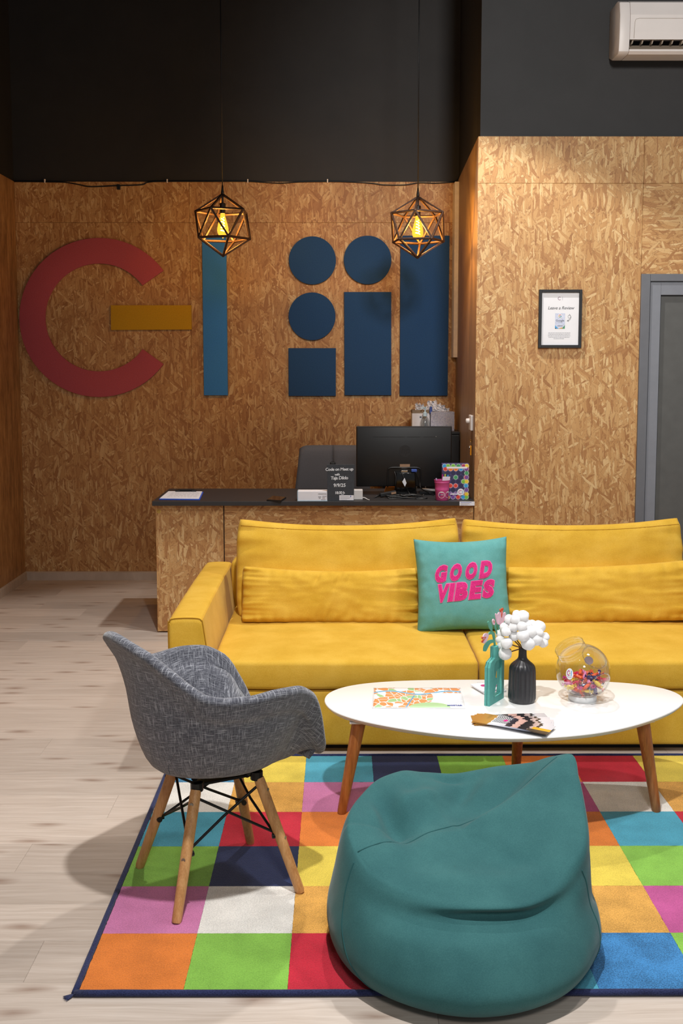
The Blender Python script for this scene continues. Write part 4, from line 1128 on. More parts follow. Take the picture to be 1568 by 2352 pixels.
def bag_pt(phi, s):
    d = math.degrees(phi); rb = ptab(d, RB); h = ptab(d, HT); rr = ptab(d, RR)
    front = math.exp(-((ang(d+78))/52)**2); right = math.exp(-((ang(d-2))/26)**2)
    zc1 = lerp(h*.70, h*.70, front)
    cps = [(0, .001), (.55*rb, .001), (.80*rb, .002), (.93*rb, .018), (.995*rb, .062), (rb*lerp(1, .955, front), .118-.012*front), (lerp(.97, .815, front)*rb, .165+.004*front),
           (lerp(lerp(.955*rb, rr, .4), rr*.995, front), lerp(h*.80, h-.036, front)), (rr*lerp(1.0, 1.045, front), h-.009), (rr*.93, h+lerp(.004, .004, front)), (rr*.72, lerp(h, ZC, .22)+.006), (rr*.42, lerp(h, ZC, .60)), (0, ZC)]
    k = s*(len(cps)-1); i = min(int(k), len(cps)-2); t = k-i
    P = [Vector((q[0], q[1], 0)) for q in (cps[max(i-1, 0)], cps[i], cps[i+1], cps[min(i+2, len(cps)-1)])]
    q = .5*((2*P[1]) + (P[2]-P[0])*t + (2*P[0]-5*P[1]+4*P[2]-P[3])*t*t + (3*P[1]-P[0]-3*P[2]+P[3])*t*t*t)
    x, y, z = q.x*math.cos(phi), q.x*math.sin(phi), q.y
    if s > .58:
        # slope of the seat, the ridge seam from front left to the peak, soft dents
        w = min(1, (s-.58)/.12)
        A = Vector((-.285, -.10)); B = Vector((.31, .20)); ab = (B-A); L = ab.length; e = ab/L
        rel = Vector((x, y))-A; along = rel.dot(e); dist = rel.x*e.y - rel.y*e.x      # >0 on the near side
        if 0 < along < L*1.05:
            m = math.sin(PI*min(1, max(0, along/L)))**.6
            z += w*m*(.020*math.exp(-((dist-.035)/.06)**2) - .012*math.exp(-((dist+.05)/.045)**2))
            z -= w*m*.006*math.exp(-(dist/.007)**2)
        def dent(cx, cy, rx, ry, a, dz):
            ca, sa = math.cos(a), math.sin(a); u = (x-cx)*ca+(y-cy)*sa; v = -(x-cx)*sa+(y-cy)*ca
            return dz*math.exp(-(u/rx)**2-(v/ry)**2)
        z += w*(dent(-.18, .03, .045, .10, .5, -.040) + dent(-.10, .13, .035, .10, -.9, .026) + dent(-.235, .06, .02, .05, .3, .014) + dent(-.15, .09, .03, .08, .3, .012) + dent(.03, .20, .03, .08, -.7, -.022)
                + dent(.15, .13, .16, .045, .48, -.036) + dent(-.02, -.02, .07, .05, .2, -.012) + dent(.16, -.10, .18, .05, .35, -.010) + dent(.02, -.17, .22, .04, .12, .008)
                + dent(.18, .02, .05, .09, .3, .010) + dent(.0, .265, .05, .02, 0, -.018))
    # gather fold under the seat lip, front right
    w2 = math.exp(-((s-.60)/.035)**2)*front
    k2 = 1 - .018*w2*(1+.5*mnoise.noise((d*.03, s*6, 1)))
    sd = math.exp(-((s-.40)/.16)**2)
    k2 += sd*.010*mnoise.noise((math.cos(phi)*2.4, math.sin(phi)*2.4, z*14)) + sd*.004*mnoise.noise((phi*7, z*22, 5))
    zz = z + .004*mnoise.noise((x*7, y*7, 2+z*3))*(s > .3)
    return Vector((BX+x*k2, BY+y*k2, RT+max(zz, .0)))
bag = thing('bean_bag', 'dark teal canvas bean bag in the foreground on the rug', 'bean bag', (BX, BY, RT))
NA, NS2 = 220, 120
b = MB(); P = [[bag_pt(2*PI*i/NA, .04+.96*j/NS2) for j in range(NS2+1)] for i in range(NA)]
V = b.grid(P, closed_u=True)
b.b.faces.new([r[0] for r in V])
bmesh.ops.remove_doubles(b.b, verts=b.b.verts[:], dist=.0003)
near = [v for v in b.b.verts if math.hypot(v.co.x-BX, v.co.y-BY) < .16 and v.co.z > .2]
for _ in range(12): bmesh.ops.smooth_vert(b.b, verts=near, factor=.5, use_axis_x=True, use_axis_y=True, use_axis_z=True)
b.build('cover', M['teal_bag'], bag, smooth=True)
# stitched seams: two up the front panel, one over the top to the peak
from mathutils.bvhtree import BVHTree
cover = [c for c in bag.children if c.name.startswith('cover')][0]
_off = worigin(bag)
tree = BVHTree.FromPolygons([v.co+_off for v in cover.data.vertices], [list(p.vertices) for p in cover.data.polygons])
def bag_seam(pts, r=.0020):
    Q = catmull([Vector((a, s, 0)) for a, s in pts], 10); R = []
    for q in Q:
        p = tree.find_nearest(bag_pt(math.radians(q.x), q.y)); R.append(p[0]+p[1]*.0002)
    b = MB(); b.tube(R, r, 6); b.build('seam', M['teal_seam'], bag, smooth=True)
bag_seam([(-158, .66), (-156, .56), (-150, .45), (-140, .32), (-128, .2)])
bag_seam([(-24, .62), (-22, .52), (-24, .40), (-30, .28), (-40, .18)])
Q = []
for k in range(60):
    t_ = k/59; hit = tree.ray_cast(Vector((BX+lerp(-.285, .30, t_), BY+lerp(-.10, .195, t_), 1.0)), Vector((0, 0, -1)))
    if hit[0]: Q.append(hit[0]+hit[1]*.0002)
b = MB(); b.tube(Q, .0019, 6); b.build('seam', M['teal_seam'], bag, smooth=True)
# =================================================================== RECEPTION DESK
DZT = .790; DF = 6.15; DFP = 6.20; DB = 6.78; DXL, DXR = -1.071, XE-.003
desk = thing('reception_desk', 'strand board reception desk with a black top behind the sofa', 'desk', ((DXL+DXR)/2, (DFP+DB)/2, 0))
b = MB(); b.box((DXL-.012, DF, DZT-.026), (DXR, DB, DZT), .002); wt = b.build('worktop', M['black_top'], desk)
xj = oy(514.5, 1250, DFP).x; xk2 = oy(1085, 1200, DFP).x
for x0, x1, m in ((DXL, xj-.003, 'osb_v'), (xj+.003, DXR, 'osb_h')):
    b = MB(); b.box((x0, DFP, .008), (x1, DFP+.018, DZT-.0265), .001, 1); b.build('front_panel', M[m], desk)
b = MB(); b.box((DXL+.001, DFP+.0185, .008), (DXL+.019, DB-.05, DZT-.0265), .001, 1); b.build('end_panel', M['osb_v'], desk)
b = MB(); b.box((DXL+.02, DFP+.03, 0), (DXR, DB-.06, .009)); b.box((xj-.02, DFP+.0185, .01), (xj+.02, DFP+.03, DZT-.03)); b.build('plinth', M['gasket'], desk)
q0, q1 = oy(1055, 1155, DF), oy(1088, 1164, DF)
b = MB(); b.box((q0.x, DF-.0012, DZT-.025), (DXR, DF, DZT-.001)); st = tag(b.build('sticker', M['paper2'], desk), 'white sticker')
for i in range(4):
    c = MB(); z = DZT-.006-i*.0048; c.box((q0.x+.006, DF-.0016, z-.0018), (q0.x+.006+(.075, .06, .066, .05)[i]*.85, DF-.001, z)); c.build('small_print', M['ink_blue'] if i == 0 else M['ink_pale'], st)
p = oy(364.5, 1174, DFP); b = MB()
b.tube([(p.x+.0105*math.cos(2*PI*i/20), DFP-.0006, p.z+.0105*math.sin(2*PI*i/20)) for i in range(20)], .0012, 5, closed=True)
for dx in (-.003, .001, .004): b.tube([(p.x+dx, DFP-.0006, p.z-.006), (p.x+dx, DFP-.0006, p.z+.006)], .001, 5)
tag(b.build('round_sticker', pmat('yellow_sticker', '#d8c24e', .5), desk), 'small yellow round sticker')

def on_desk(px, py): return oz(px, py, DZT)
# ---- clipboard
c4 = [on_desk(365, 1148), on_desk(459, 1149), on_desk(467, 1131.5), on_desk(386, 1131)]
cb = thing('clipboard', 'blue clipboard with white sheet at the left end of the desk', 'clipboard', ((c4[0].x+c4[2].x)/2, c4[0].y+.1, DZT))
b = MB(); b.prism(c4, (0, 0, .005), .001); b.build('board', M['blue_plastic'], cb)
cen = sum(c4, Vector())/4
b = MB(); sh_ = [cen+(q-cen)*.955+Vector((-.002, .004, .0055)) for q in c4]; b.prism(sh_, (0, 0, .003)); sheet2 = b.build('paper_sheet', M['paper2'], cb)
b = MB(); rr = random.Random(4)
for r in range(7):
    v = .2+r*.1; u = .15
    while u < .9:
        du = rr.uniform(.04, .12)
        A = sh_[0].lerp(sh_[1], u).lerp(sh_[3].lerp(sh_[2], u), v); B = sh_[0].lerp(sh_[1], u+du).lerp(sh_[3].lerp(sh_[2], u+du), v); D = Vector((0, .006, 0))
        z = Vector((0, 0, .0033)); b.add([A+z, B+z, B+z+D, A+z+D], [(0, 1, 2, 3)]); u += du+.03
tag(b.build('handwriting', M['ink_pale'], sheet2), kind='stuff')
k = on_desk(427, 1132); b = MB(); b.box((k.x-.055, k.y-.012, DZT+.005), (k.x+.055, k.y+.012, DZT+.012), .002); b.tube([(k.x-.05, k.y, DZT+.016), (k.x+.05, k.y, DZT+.016)], .006, 8)
for s in (-1, 1): b.box((k.x+s*.05-.014, k.y-.014, DZT+.004), (k.x+s*.05+.014, k.y+.014, DZT+.02), .003)
b.build('clip', M['black_plastic'], cb)
# ---- phone
f4 = [on_desk(612, 1151), on_desk(645, 1153), on_desk(657, 1145), on_desk(626, 1141.5)]
ph = thing('mobile_phone', 'black phone lying flat on the desk beside the white box', 'phone', tuple(sum(f4, Vector())/4))
b = MB(); b.prism(f4, (0, 0, .009), .002); b.build('body', M['black_plastic'], ph)
cen = sum(f4, Vector())/4; b = MB(); b.prism([cen+(q-cen)*.94+Vector((0, 0, .0091)) for q in f4], (0, 0, .0004)); b.build('screen', pmat('dark_phone_glass', '#1a1716', .08), ph)
# ---- white box with pale blue acrylic edge
yb_ = on_desk(720, 1151).y
a, c = oy(683, 1128.5, yb_), oy(751, 1151, yb_)
bx = thing('white_carton', 'long white carton lying on the desk left of the chalkboard', 'box', ((a.x+c.x)/2, yb_+.05, DZT))
b = MB(); b.box((a.x+.002, yb_+.002, DZT+.002), (c.x, yb_+.095, a.z-.001), .002); body = b.build('carton', M['paper2'], bx)
b = MB(); b.box((a.x, yb_, DZT), (c.x+.002, yb_+.1, DZT+.0022)); b.box((a.x-.001, yb_, DZT), (a.x+.0016, yb_+.098, a.z)); b.build('acrylic_edge', M['clear_blue'], bx)
b = MB()
for i, (u0, u1, v) in enumerate(((.70, .98, .25), (.70, .80, .55), (.84, .98, .5), (.72, .78, .68), (.84, .93, .66), (.80, .95, .85))):
    b.box((lerp(a.x, c.x, u0), yb_+.0012, lerp(a.z, c.z, v)-.003), (lerp(a.x, c.x, u1), yb_+.002, lerp(a.z, c.z, v)+.002))
tag(b.build('small_print', M['ink_pale'], body), kind='stuff')
# ---- chalkboard
yc = on_desk(780, 1150.5).y
a, c = oy(750.5, 1067, yc), oy(813.5, 1150, yc)
cbk = thing('chalkboard', 'small grey chalkboard with white handwriting standing on the desk', 'sign', ((a.x+c.x)/2, yc, DZT))
b = MB(); b.prism([(a.x, yc, a.z), (c.x+.001, yc, a.z), (c.x-.003, yc, DZT), (a.x+.003, yc, DZT)], (0, .012, 0), .001); bd = b.build('board', M['slate'], cbk)
b = MB(); b.prism([(a.x+.04, yc+.012, DZT), (a.x+.04, yc+.012, DZT+.12), (a.x+.04, yc+.075, DZT)], (.008, 0, 0)); b.build('prop', M['black_matte'], cbk)
def wr(txt, px, py, size, **kw):
    p = oy(px, py, yc-.0006); write('handwriting', txt, size, M['chalk'], bd, Matrix.Translation(p) @ FACING @ Matrix.Rotation(R_(1), 4, 'Z'), bold=.0004, depth=.0004, **kw)
wr('Code on Meet up', 779, 1078, .0245, shear=.08, spacing=.92); wr('with', 774, 1090, .019, shear=.15, spacing=.85); wr('Taja Dlido', 779, 1098, .0265, shear=.12, spacing=.92)
wr('9/9/25', 779.5, 1115, .028, shear=.05); wr('18.00 h', 780, 1132, .022, shear=.05, spacing=.9)
b = MB(); u0 = oy(764, 1138, yc); u1 = oy(790, 1136.5, yc); u0 = oy(783, 1136.5, yc); u1 = oy(789, 1134, yc)
b.tube([(u0.x, yc-.001, u0.z), (u1.x, yc-.001, u0.z+.002)], .001, 5); b.build('chalk_stroke', M['chalk'], bd)
p0, p1 = oy(779, 1137.5, yc), oy(812, 1149, yc)
b = MB(); b.box((p0.x, yc-.001, p1.z), (p1.x, yc, p0.z)); st = tag(b.build('sticker', M['paper2'], bd), 'white printed sticker')
for i in range(4):
    v = p0.z-.006-i*.0065; e = MB(); e.box((p0.x+.005, yc-.0013, v-.002), (p0.x+.005+(.05, .062, .055, .04)[i], yc-.001, v)); e.build('small_print', M['ink_pale'], st)
e = MB(); e.disc((p0.x+.066, yc-.001, p0.z-.006), (0, -1, 0), .0035, .0004, 12); e.build('printed_dot', M['ink_blue'], st)
# ---- white charger block with cable
ych = on_desk(822, 1148).y; a, c = oy(811.5, 1125, ych), oy(833.5, 1147.5, ych)
ch = thing('charger', 'white square charger block standing at the right of the chalkboard', 'charger', ((a.x+c.x)/2, ych, DZT))
b = MB(); b.box((a.x, ych, DZT), (c.x-.002, ych+.045, a.z), .004, 3, mat=Matrix.Translation((0, 0, 0))); b.build('block', M['white_plastic'], ch)
b = MB(); q = Vector((c.x-.004, ych+.01, DZT+.012)); b.tube(catmull([q, q+Vector((.014, -.002, -.001)), q+Vector((.03, -.012, -.009)), q+Vector((.04, -.03, -.0095))], 5), .0026, 8); b.build('cable', M['white_plastic'], ch, smooth=True)

# ---- monitor seen from behind
YM = 6.44
a, c = oy(818, 979.5, YM), oy(1036.5, 1118, YM)
mo = thing('monitor', 'black computer monitor turned away, standing on the desk', 'monitor', ((a.x+c.x)/2, YM, DZT))
b = MB(); b.box((a.x, YM+.012, c.z), (c.x, YM+.034, a.z), .004, 2); b.build('panel', M['black_plastic'], mo)
b = MB(); mx = (a.x+c.x)/2; mz = (a.z+c.z)/2
b.prism([(a.x+.004, YM+.013, c.z+.004), (c.x-.004, YM+.013, c.z+.004), (c.x-.004, YM+.013, a.z-.004), (a.x+.004, YM+.013, a.z-.004)], (0, -.014, 0), .006)
shellm = b.build('rear_shell', M['black_plastic'], mo, smooth=True, auto=40)
b = MB(); b.box((a.x+.004, YM+.034, c.z+.012), (c.x-.004, YM+.0346, a.z-.006)); b.build('screen', pmat('dark_screen_glass', '#08090b', .15), mo)
for u0, u1 in ((.17, .51), (.53, .67), (.70, .83)):
    e = MB(); z = oy(900, 1003.5, YM).z; e.box((lerp(a.x, c.x, u0), YM-.0014, z-.002), (lerp(a.x, c.x, u1), YM-.0008, z+.001)); e.build('vent_slit', M['gasket'], shellm)
e = MB(); p = oy(1001, 1002.5, YM); e.disc((p.x, YM-.001, p.z), (0, -1, 0), .0026, .001, 10); e.build('screw_cap', M['screw'], shellm)
lg_ = pmat('faint_grey_print', '#1d1d1f', .35)
e = MB(); p = oy(930, 1036, YM-.001); e.disc((p.x, YM-.001, p.z), (0, -1, 0), .036, .0008, 32); em = e.build('emblem_disc', lg_, shellm)
write('emblem_letters', 'hp', .058, M['black_plastic'], em, Matrix.Translation((p.x, YM-.0021, p.z+.004)) @ FACING, shear=.25, depth=.0003)
e = MB(); p0, p1 = oy(918, 1066, YM), oy(941, 1072.5, YM); e.box((p0.x, YM-.0018, p1.z), (p1.x, YM-.001, p0.z)); tag(e.build('label', M['tan_label'], shellm), 'tan label')
# port hood and stand
h0, h1 = oy(890, 1074, YM), oy(966, 1118, YM)
b = MB(); b.tube(catmull([(h0.x, YM-.006, h1.z), (h0.x+.001, YM-.006, h0.z-.03), (h0.x+.014, YM-.006, h0.z-.002), (mx, YM-.006, h0.z), (h1.x-.014, YM-.006, h0.z-.002), (h1.x-.001, YM-.006, h0.z-.03), (h1.x, YM-.006, h1.z)], 5), .0045, 8); b.build('port_hood', M['black_plastic'], shellm, smooth=True)
n0, n1 = oy(905, 1086, YM-.04), oy(957, 1140, YM-.04)
b = MB(); b.prism([(n0.x+.012, YM-.002, n0.z), (n1.x-.012, YM-.002, n0.z), (n1.x, YM-.002, DZT+.01), (n0.x, YM-.002, DZT+.01)], (0, -.034, 0), .006, seg=3); nk = b.build('stand_neck', pmat('glossy_black_plastic', '#0a0a0b', .12), mo, smooth=True, auto=40)
b = MB(); b.lathe([(0, 0), (.105, 0), (.105, .006), (.09, .012), (0, .014)], 40, Matrix.Translation((mx, YM-.01, DZT)) @ Matrix.Scale(.78, 4, (0, 1, 0))); b.build('stand_base', M['black_plastic'], mo, smooth=True, auto=40)
e = MB(); p0 = oy(921, 1082, YM-.012); e.box((p0.x, YM-.02, p0.z-.006), (p0.x+.04, YM-.004, p0.z+.006), .002); e.build('video_port', M['chrome'], shellm)
e = MB(); p0 = oy(944, 1081, YM-.012); e.box((p0.x, YM-.032, p0.z-.007), (p0.x+.034, YM-.004, p0.z+.009), .003); e.build('video_plug', M['ink_blue'], shellm)
# ---- cables
def cable(label, pts, r=.0035, mat='black_plastic', **kw):
    t = thing('cable', label, 'cable', tuple(pts[0]), 0); b = MB(); b.tube(catmull(pts, 6, kw.get('closed', False)), r, 7, closed=kw.get('closed', False))
    b.build('wire', M[mat], t, smooth=True); return t
yq = YM-.045
cable('blue plugged black cable falling from the monitor to the desk', [oy(955, 1085, yq), oy(960, 1096, yq), oy(964, 1110, yq), oy(967, 1122, yq-.02), on_desk(985, 1137)+Vector((0, 0, .012)), on_desk(996, 1139)+Vector((0, 0, .006))], .003)
cable('thin black cable down the left of the monitor stand', [oy(905, 1083, yq), oy(909, 1095, yq-.02), oy(908, 1115, yq-.03), on_desk(906, 1139)+Vector((0, 0, .01)), on_desk(900, 1146)+Vector((0, 0, .004))], .003)
cable('thin black cable down the front of the monitor stand', [oy(920, 1083, yq), oy(926, 1095, yq-.02), oy(931, 1115, yq-.03), on_desk(941, 1141)+Vector((0, 0, .016)), on_desk(955, 1147)+Vector((0, 0, .004))], .003)
e = MB(); p = oy(928, 1108, yq-.035); e.prism([(p.x-.012, p.y, p.z+.004), (p.x+.002, p.y, p.z+.028), (p.x+.014, p.y, p.z-.004), (p.x+.004, p.y, p.z-.026)], (0, -.0012, 0)); fl_ = thing('cable_tag', 'small pale tag hanging on a monitor cable', 'tag', (p.x, p.y, p.z-.026)); 
e.build('tag_sheet', M['paper2'], fl_)
for i, (cx, cy, rx, ry, h) in enumerate(((930, 1143, .085, .030, .006), (925, 1143.5, .105, .024, .013), (945, 1144, .07, .028, .020), (935, 1145, .115, .020, .0045))):
    c0 = on_desk(cx, cy); pts = [c0+Vector((rx*math.cos(2*PI*k/14), (ry*.55)*math.sin(2*PI*k/14)-.02, h+.004*math.sin(k*1.7+i))) for k in range(14)]
    cable(('black cable coil lowest on the desk in front of the monitor', 'wide black cable loop second in the coil by the monitor', 'black cable loop on top of the coil by the monitor', 'widest flat black cable loop at the desk edge by the monitor')[i], pts, .0038, closed=True)
p = on_desk(892, 1141)
p = p+Vector((0, -.02, .006))
t = thing('power_adapter', 'black adapter plug with tan label left of the monitor stand', 'adapter', tuple(p))
Mx = Matrix.Translation(p+Vector((0, 0, .016))) @ Matrix.Rotation(R_(10), 4, 'Z') @ Matrix.Rotation(R_(-9), 4, 'Y')
b = MB(); b.box((-.055, -.016, -.012), (.045, .016, .012), .005, mat=Mx); b.build('body', M['black_matte'], t)
b = MB(); b.tube([Mx @ Vector(v) for v in ((-.055, 0, 0), (-.075, -.004, -.003), (-.11, -.03, -.008), (-.15, -.04, -.006))], [.008, .005, .0032, .0032], 8); b.build('wire', M['black_plastic'], t, smooth=True)
b = MB(); b.box((.012, -.0172, -.006), (.042, -.0158, .006), mat=Mx); b.build('label', M['tan_label'], t)
y0_ = on_desk(890, 1130).y; p0, p1 = oy(884, 1118, y0_), oy(906, 1129, y0_)
t = thing('yellow_card', 'small yellow block on the desk under the monitor edge', 'card', ((p0.x+p1.x)/2, y0_, DZT)); b = MB(); b.prism([(p0.x+.006, y0_, p0.z), (p1.x, y0_, p0.z), (p1.x, y0_, DZT), (p0.x-.004, y0_, DZT)], (0, .03, 0), .002); b.build('block', M['orange_plastic'], t)
p0 = on_desk(968, 1130); t = thing('pen', 'white and grey pen lying on the desk behind the pink bucket', 'pen', tuple(p0))
q0, q1 = oy(969, 1122, 6.5), oy(1000, 1124, 6.46); q0.z = DZT+.032; q1.z = DZT+.026
b = MB(); b.tube([q0, q0.lerp(q1, .15), q0.lerp(q1, .3), q1], [.004, .005, .007, .0075], 10); b.build('barrel', M['white_plastic'], t, smooth=True)
b = MB(); b.box((q0.x-.02, q0.y-.03, DZT), (q1.x+.06, q1.y+.05, DZT+.019), .003); tt = thing('dock', 'flat black dock box on the desk behind the pink bucket', 'device', (q0.x, q0.y, DZT)); b.build('case', M['black_matte'], tt)

# ---- pink bucket with contents
pb = on_desk(1016, 1150.5); pb.y += .035
bk = thing('pink_bucket', 'pink tin bucket with round white stickers on the desk', 'bucket', (pb.x, pb.y, DZT))
Bm = Matrix.Translation((pb.x, pb.y, DZT)); hB = .120
b = MB(); b.lathe([(.0, .002), (.034, 0), (.037, .002), (.0405, .06), (.0418, .064), (.0408, .068), (.0435, .104), (.046, .106), (.0445, .110), (.0455, hB-.003), (.047, hB), (.0445, hB), (.042, .1), (.036, .006), (0, .006)], 40, Bm, fr=lambda a, r, z: r*(1+.006*math.cos(10*a)*(z > .09))); b.build('tin', M['hot_pink'], bk, smooth=True, auto=60)
def on_cyl(a0, z0, r, ra, n=20, lift=.0006):
    """round sticker wrapped on the bucket side"""
    V = []; 
    for i in range(n):
        du, dv = r*math.cos(2*PI*i/n), r*math.sin(2*PI*i/n); rad = .036+.0055*((z0+dv)/.064)+lift; a = a0+du/rad
        V.append(Vector((pb.x+rad*math.cos(a), pb.y+rad*math.sin(a), DZT+z0+dv)))
    return V
for a0, txt in ((-100, 1), (-38, 2)):
    V = on_cyl(math.radians(a0), .036, .0198, 0); b = MB(); c = sum(V, Vector())/len(V); b.add([c]+V, [(0, i+1, (i+1) % len(V)+1) for i in range(len(V))])
    c_o = Vector((math.cos(math.radians(a0)), math.sin(math.radians(a0)), 0)); 
    rings2 = on_cyl(math.radians(a0), .036, .012, 0, 20, .0012)
    st = b.build('sticker', M['paper'], bk, smooth=True)
    if txt == 2:
        e = MB(); P = [on_cyl(math.radians(a0), .036, r, 0, 24, .0014) for r in (.0085, .0115)]
        for i in range(3, 21): e.add([P[0][i], P[0][(i+1)], P[1][(i+1)], P[1][i]], [(0, 1, 2, 3)])
        e.build('printed_ring', M['magenta'], st)
    else:
        e = MB(); cc = on_cyl(math.radians(a0), .036, .0001, 0, 4, .0012)[0]; e.box(cc+Vector((-.013, -.0004, -.003)), cc+Vector((-.006, .0004, .003))); e.build('printed_square', M['ink_blue'], st)
        e = MB(); e.box(cc+Vector((-.004, -.0004, -.002)), cc+Vector((.012, .0004, .002))); e.build('small_print', M['ink_pale'], st)
def in_bucket(name, label, cat, dx, dy, h, col, tilt, w=None):
    t = thing(name, label, cat, (pb.x+dx*.5, pb.y+dy*.5, DZT+.01))
    a = Vector((pb.x+dx*.4, pb.y+dy*.4, DZT+.012)); c = Vector((pb.x+dx, pb.y+dy, DZT+h)) + Vector((tilt, 0, 0))
    b = MB()
    if w: b.prism([a+Vector((-w/2, 0, 0)), a+Vector((w/2, 0, 0)), c+Vector((w/2, 0, 0)), c+Vector((-w/2, 0, 0))], (0, .001, 0)); b.build('sheet', pmat(name+'_'+col[1:], col, .5), t)
    else:
        b.tube([a, a.lerp(c, .9), c], [.0035, .0035, .002], 8); pen = b.build('barrel', pmat('pen_'+col[1:], col, .4), t, smooth=True)
        e = MB(); e.tube([a.lerp(c, .84), a.lerp(c, 1.0)], .0042, 8); e.build('cap', pmat('cap_'+col[1:], col, .3), t)
    return t
in_bucket('paper_card', 'white card standing in the pink bucket', 'card', .020, -.012, .140, '#e6e2ee', .004, .044)
in_bucket('pen', 'lilac pen at the left rim of the pink bucket', 'pen', -.034, -.006, .130, '#b9aed2', -.002)
in_bucket('pen', 'magenta pen at the back of the pink bucket', 'pen', .004, .016, .150, '#b0307c', .0)
in_bucket('pen', 'yellow green pen behind the card in the pink bucket', 'pen', .016, .020, .152, '#c4cc4a', .004)
in_bucket('pen', 'sky blue pen at the right of the pink bucket', 'pen', .030, .014, .148, '#3aa6dc', .006)
# ---- box with coloured hexagon dots
yh = on_desk(1045, 1147).y; a, c = oy(1015, 1065, yh), oy(1076, 1147, yh)
hb_ = thing('dotted_box', 'upright box printed with bright hexagon dots behind the pink bucket', 'box', ((a.x+c.x)/2, yh, DZT))
b = MB(); b.box((a.x, yh, DZT), (c.x, yh+.05, a.z), .002); box_ = b.build('carton', pmat('violet_print', '#4b4678', .5, .25, 60), hb_)
cols = ['#e0463c', '#f0862e', '#f2d33a', '#7fc64c', '#3aa2e0', '#7b4fa0', '#2e2f52', '#46a06a', '#b43a66', '#3b3c5e']
mats = [pmat('dot_'+k[1:], k, .5) for k in cols]; halo = [pmat('halo_'+k[1:], tuple(min(1, x*.55+.35) for x in lin(k)[:3]), .5) for k in cols]
Wb, Hb = c.x-a.x, a.z-DZT
grid_c = [[4, 3, 3, 7, 8, 2], [0, 1, 1, 4, 5, 8], [9, 6, 6, 6, 6, 7], [6, 9, 7, 6, 0, 5], [3, 6, 6, 6, 3, 2], [6, 0, 0, 6, 4, 6], [9, 6, 6, 9, 6, 5], [6, 5, 5, 6, 8, 2], [0, 1, 5, 0, 4, 3]]
dd = Wb/5.2; printed = {}
bd_ = MB(); 
for r, row in enumerate(grid_c):
    for q, k in enumerate(row):
        x = a.x + (q+.15+(r % 2)*.5)*dd; z = a.z-.006-r*dd*.82*Hb/Wb/1.34*1.0
        if x-dd*.5 < a.x or x+dd*.45 > c.x or z-dd*.48 < DZT or z+dd*.4 > a.z: 
            x = min(max(x, a.x+dd*.46), c.x-dd*.46); z = min(max(z, DZT+dd*.46), a.z-dd*.46)
        dark = k in (6, 9)
        bd_.mi = 2*k+(1 if dark else 0); bd_.disc((x, yh, z), (0, -1, 0), dd*.47, .0004+.0001*((r*7+q) % 4), 6 if dark else 16)
        if not dark: bd_.mi = 2*k+1; bd_.disc((x, yh-.0004-.0001*((r*7+q) % 4), z), (0, -1, 0), dd*.34, .0004, 16)
bd_.build('printed_dots', [m for pr in zip(halo, mats) for m in pr], box_)
for (u0, u1, v0, v1) in ((.17, .93, .085, .135), (.30, .68, .835, .865)):
    e = MB(); e.box((lerp(a.x, c.x, u0), yh-.0016, lerp(a.z, DZT, v1)), (lerp(a.x, c.x, u1), yh-.0012, lerp(a.z, DZT, v0))); e.build('printed_band', M['paper'], box_)
p = Vector((lerp(a.x, c.x, .70), yh-.0012, lerp(a.z, DZT, .795))); e = MB(); e.disc(p, (0, -1, 0), .0205, .0006, 24); stk = e.build('sticker', M['paper'], box_)
e = MB(); ring_arc(e, (p.x-.002, p.z), .0085, .0115, 45, 315, p.y-.0009, 14); e.build('printed_ring', M['magenta'], stk)
e = MB(); e.box((p.x+.010, p.y-.0009, p.z-.010), (p.x+.0125, p.y-.0006, p.z+.010)); e.build('printed_bar', M['sky'], stk)

# ---- office chair behind the desk
YO = 7.02
oc = thing('office_chair', 'dark grey fabric office chair behind the desk', 'chair', (oy(764, 1100, YO).x, YO-.1, 0))
ox = oc.location.x
zt_, zb_ = oy(764, 1027, YO).z, .56
hwt, hwb = .212, .270
for s in (-1, 1):
    P = []
    for i in range(13):
        v = i/12; z = lerp(zb_, zt_, v); row = []
        for k in range(13):
            u = k/12; x = s*lerp(.004, lerp(hwb, hwt, v), u); bow = .055*(x/.27)**2
            cr = .012*max(0, (u-.85)/.15)**2 + .012*max(0, (.12-u)/.12)**2 + .015*max(0, (v-.93)/.07)**2
            row.append((ox+x, YO+.06*v - bow - .02*math.sin(v*PI) + cr, z - .022*max(0, (u-.8)/.2)**2*(v > .9)))
        P.append(row)
    b = MB(); b.grid(P); o = b.build('backrest', M['chair_fabric'], oc, smooth=True)
    m_ = o.modifiers.new('pad', 'SOLIDIFY'); m_.thickness = .035; m_.offset = 0
b = MB(); b.box((ox-.018, YO-.005, .45), (ox+.018, YO+.04, zt_-.1), .006); b.build('back_spine', M['black_plastic'], oc)
b = MB(); b.box((ox-.24, YO-.50, .44), (ox+.24, YO-.02, .53), .035, 4); b.build('seat', M['chair_fabric'], oc, smooth=True, auto=50)
for s in (-1, 1):
    b = MB(); b.tube(catmull([(ox+s*.22, YO-.22, .46), (ox+s*.29, YO-.22, .5), (ox+s*.29, YO-.22, .66)], 5), .014, 8); b.box((ox+s*.29-.03, YO-.36, .66), (ox+s*.29+.03, YO-.1, .69), .012, 3); b.build('armrest', M['black_plastic'], oc, smooth=True, auto=50)
b = MB(); b.tube([(ox, YO-.26, .09), (ox, YO-.26, .3), (ox, YO-.26, .3), (ox, YO-.26, .44)], [.028, .028, .02, .02], 14); b.build('gas_column', M['black_metal'], oc, smooth=True, auto=40)
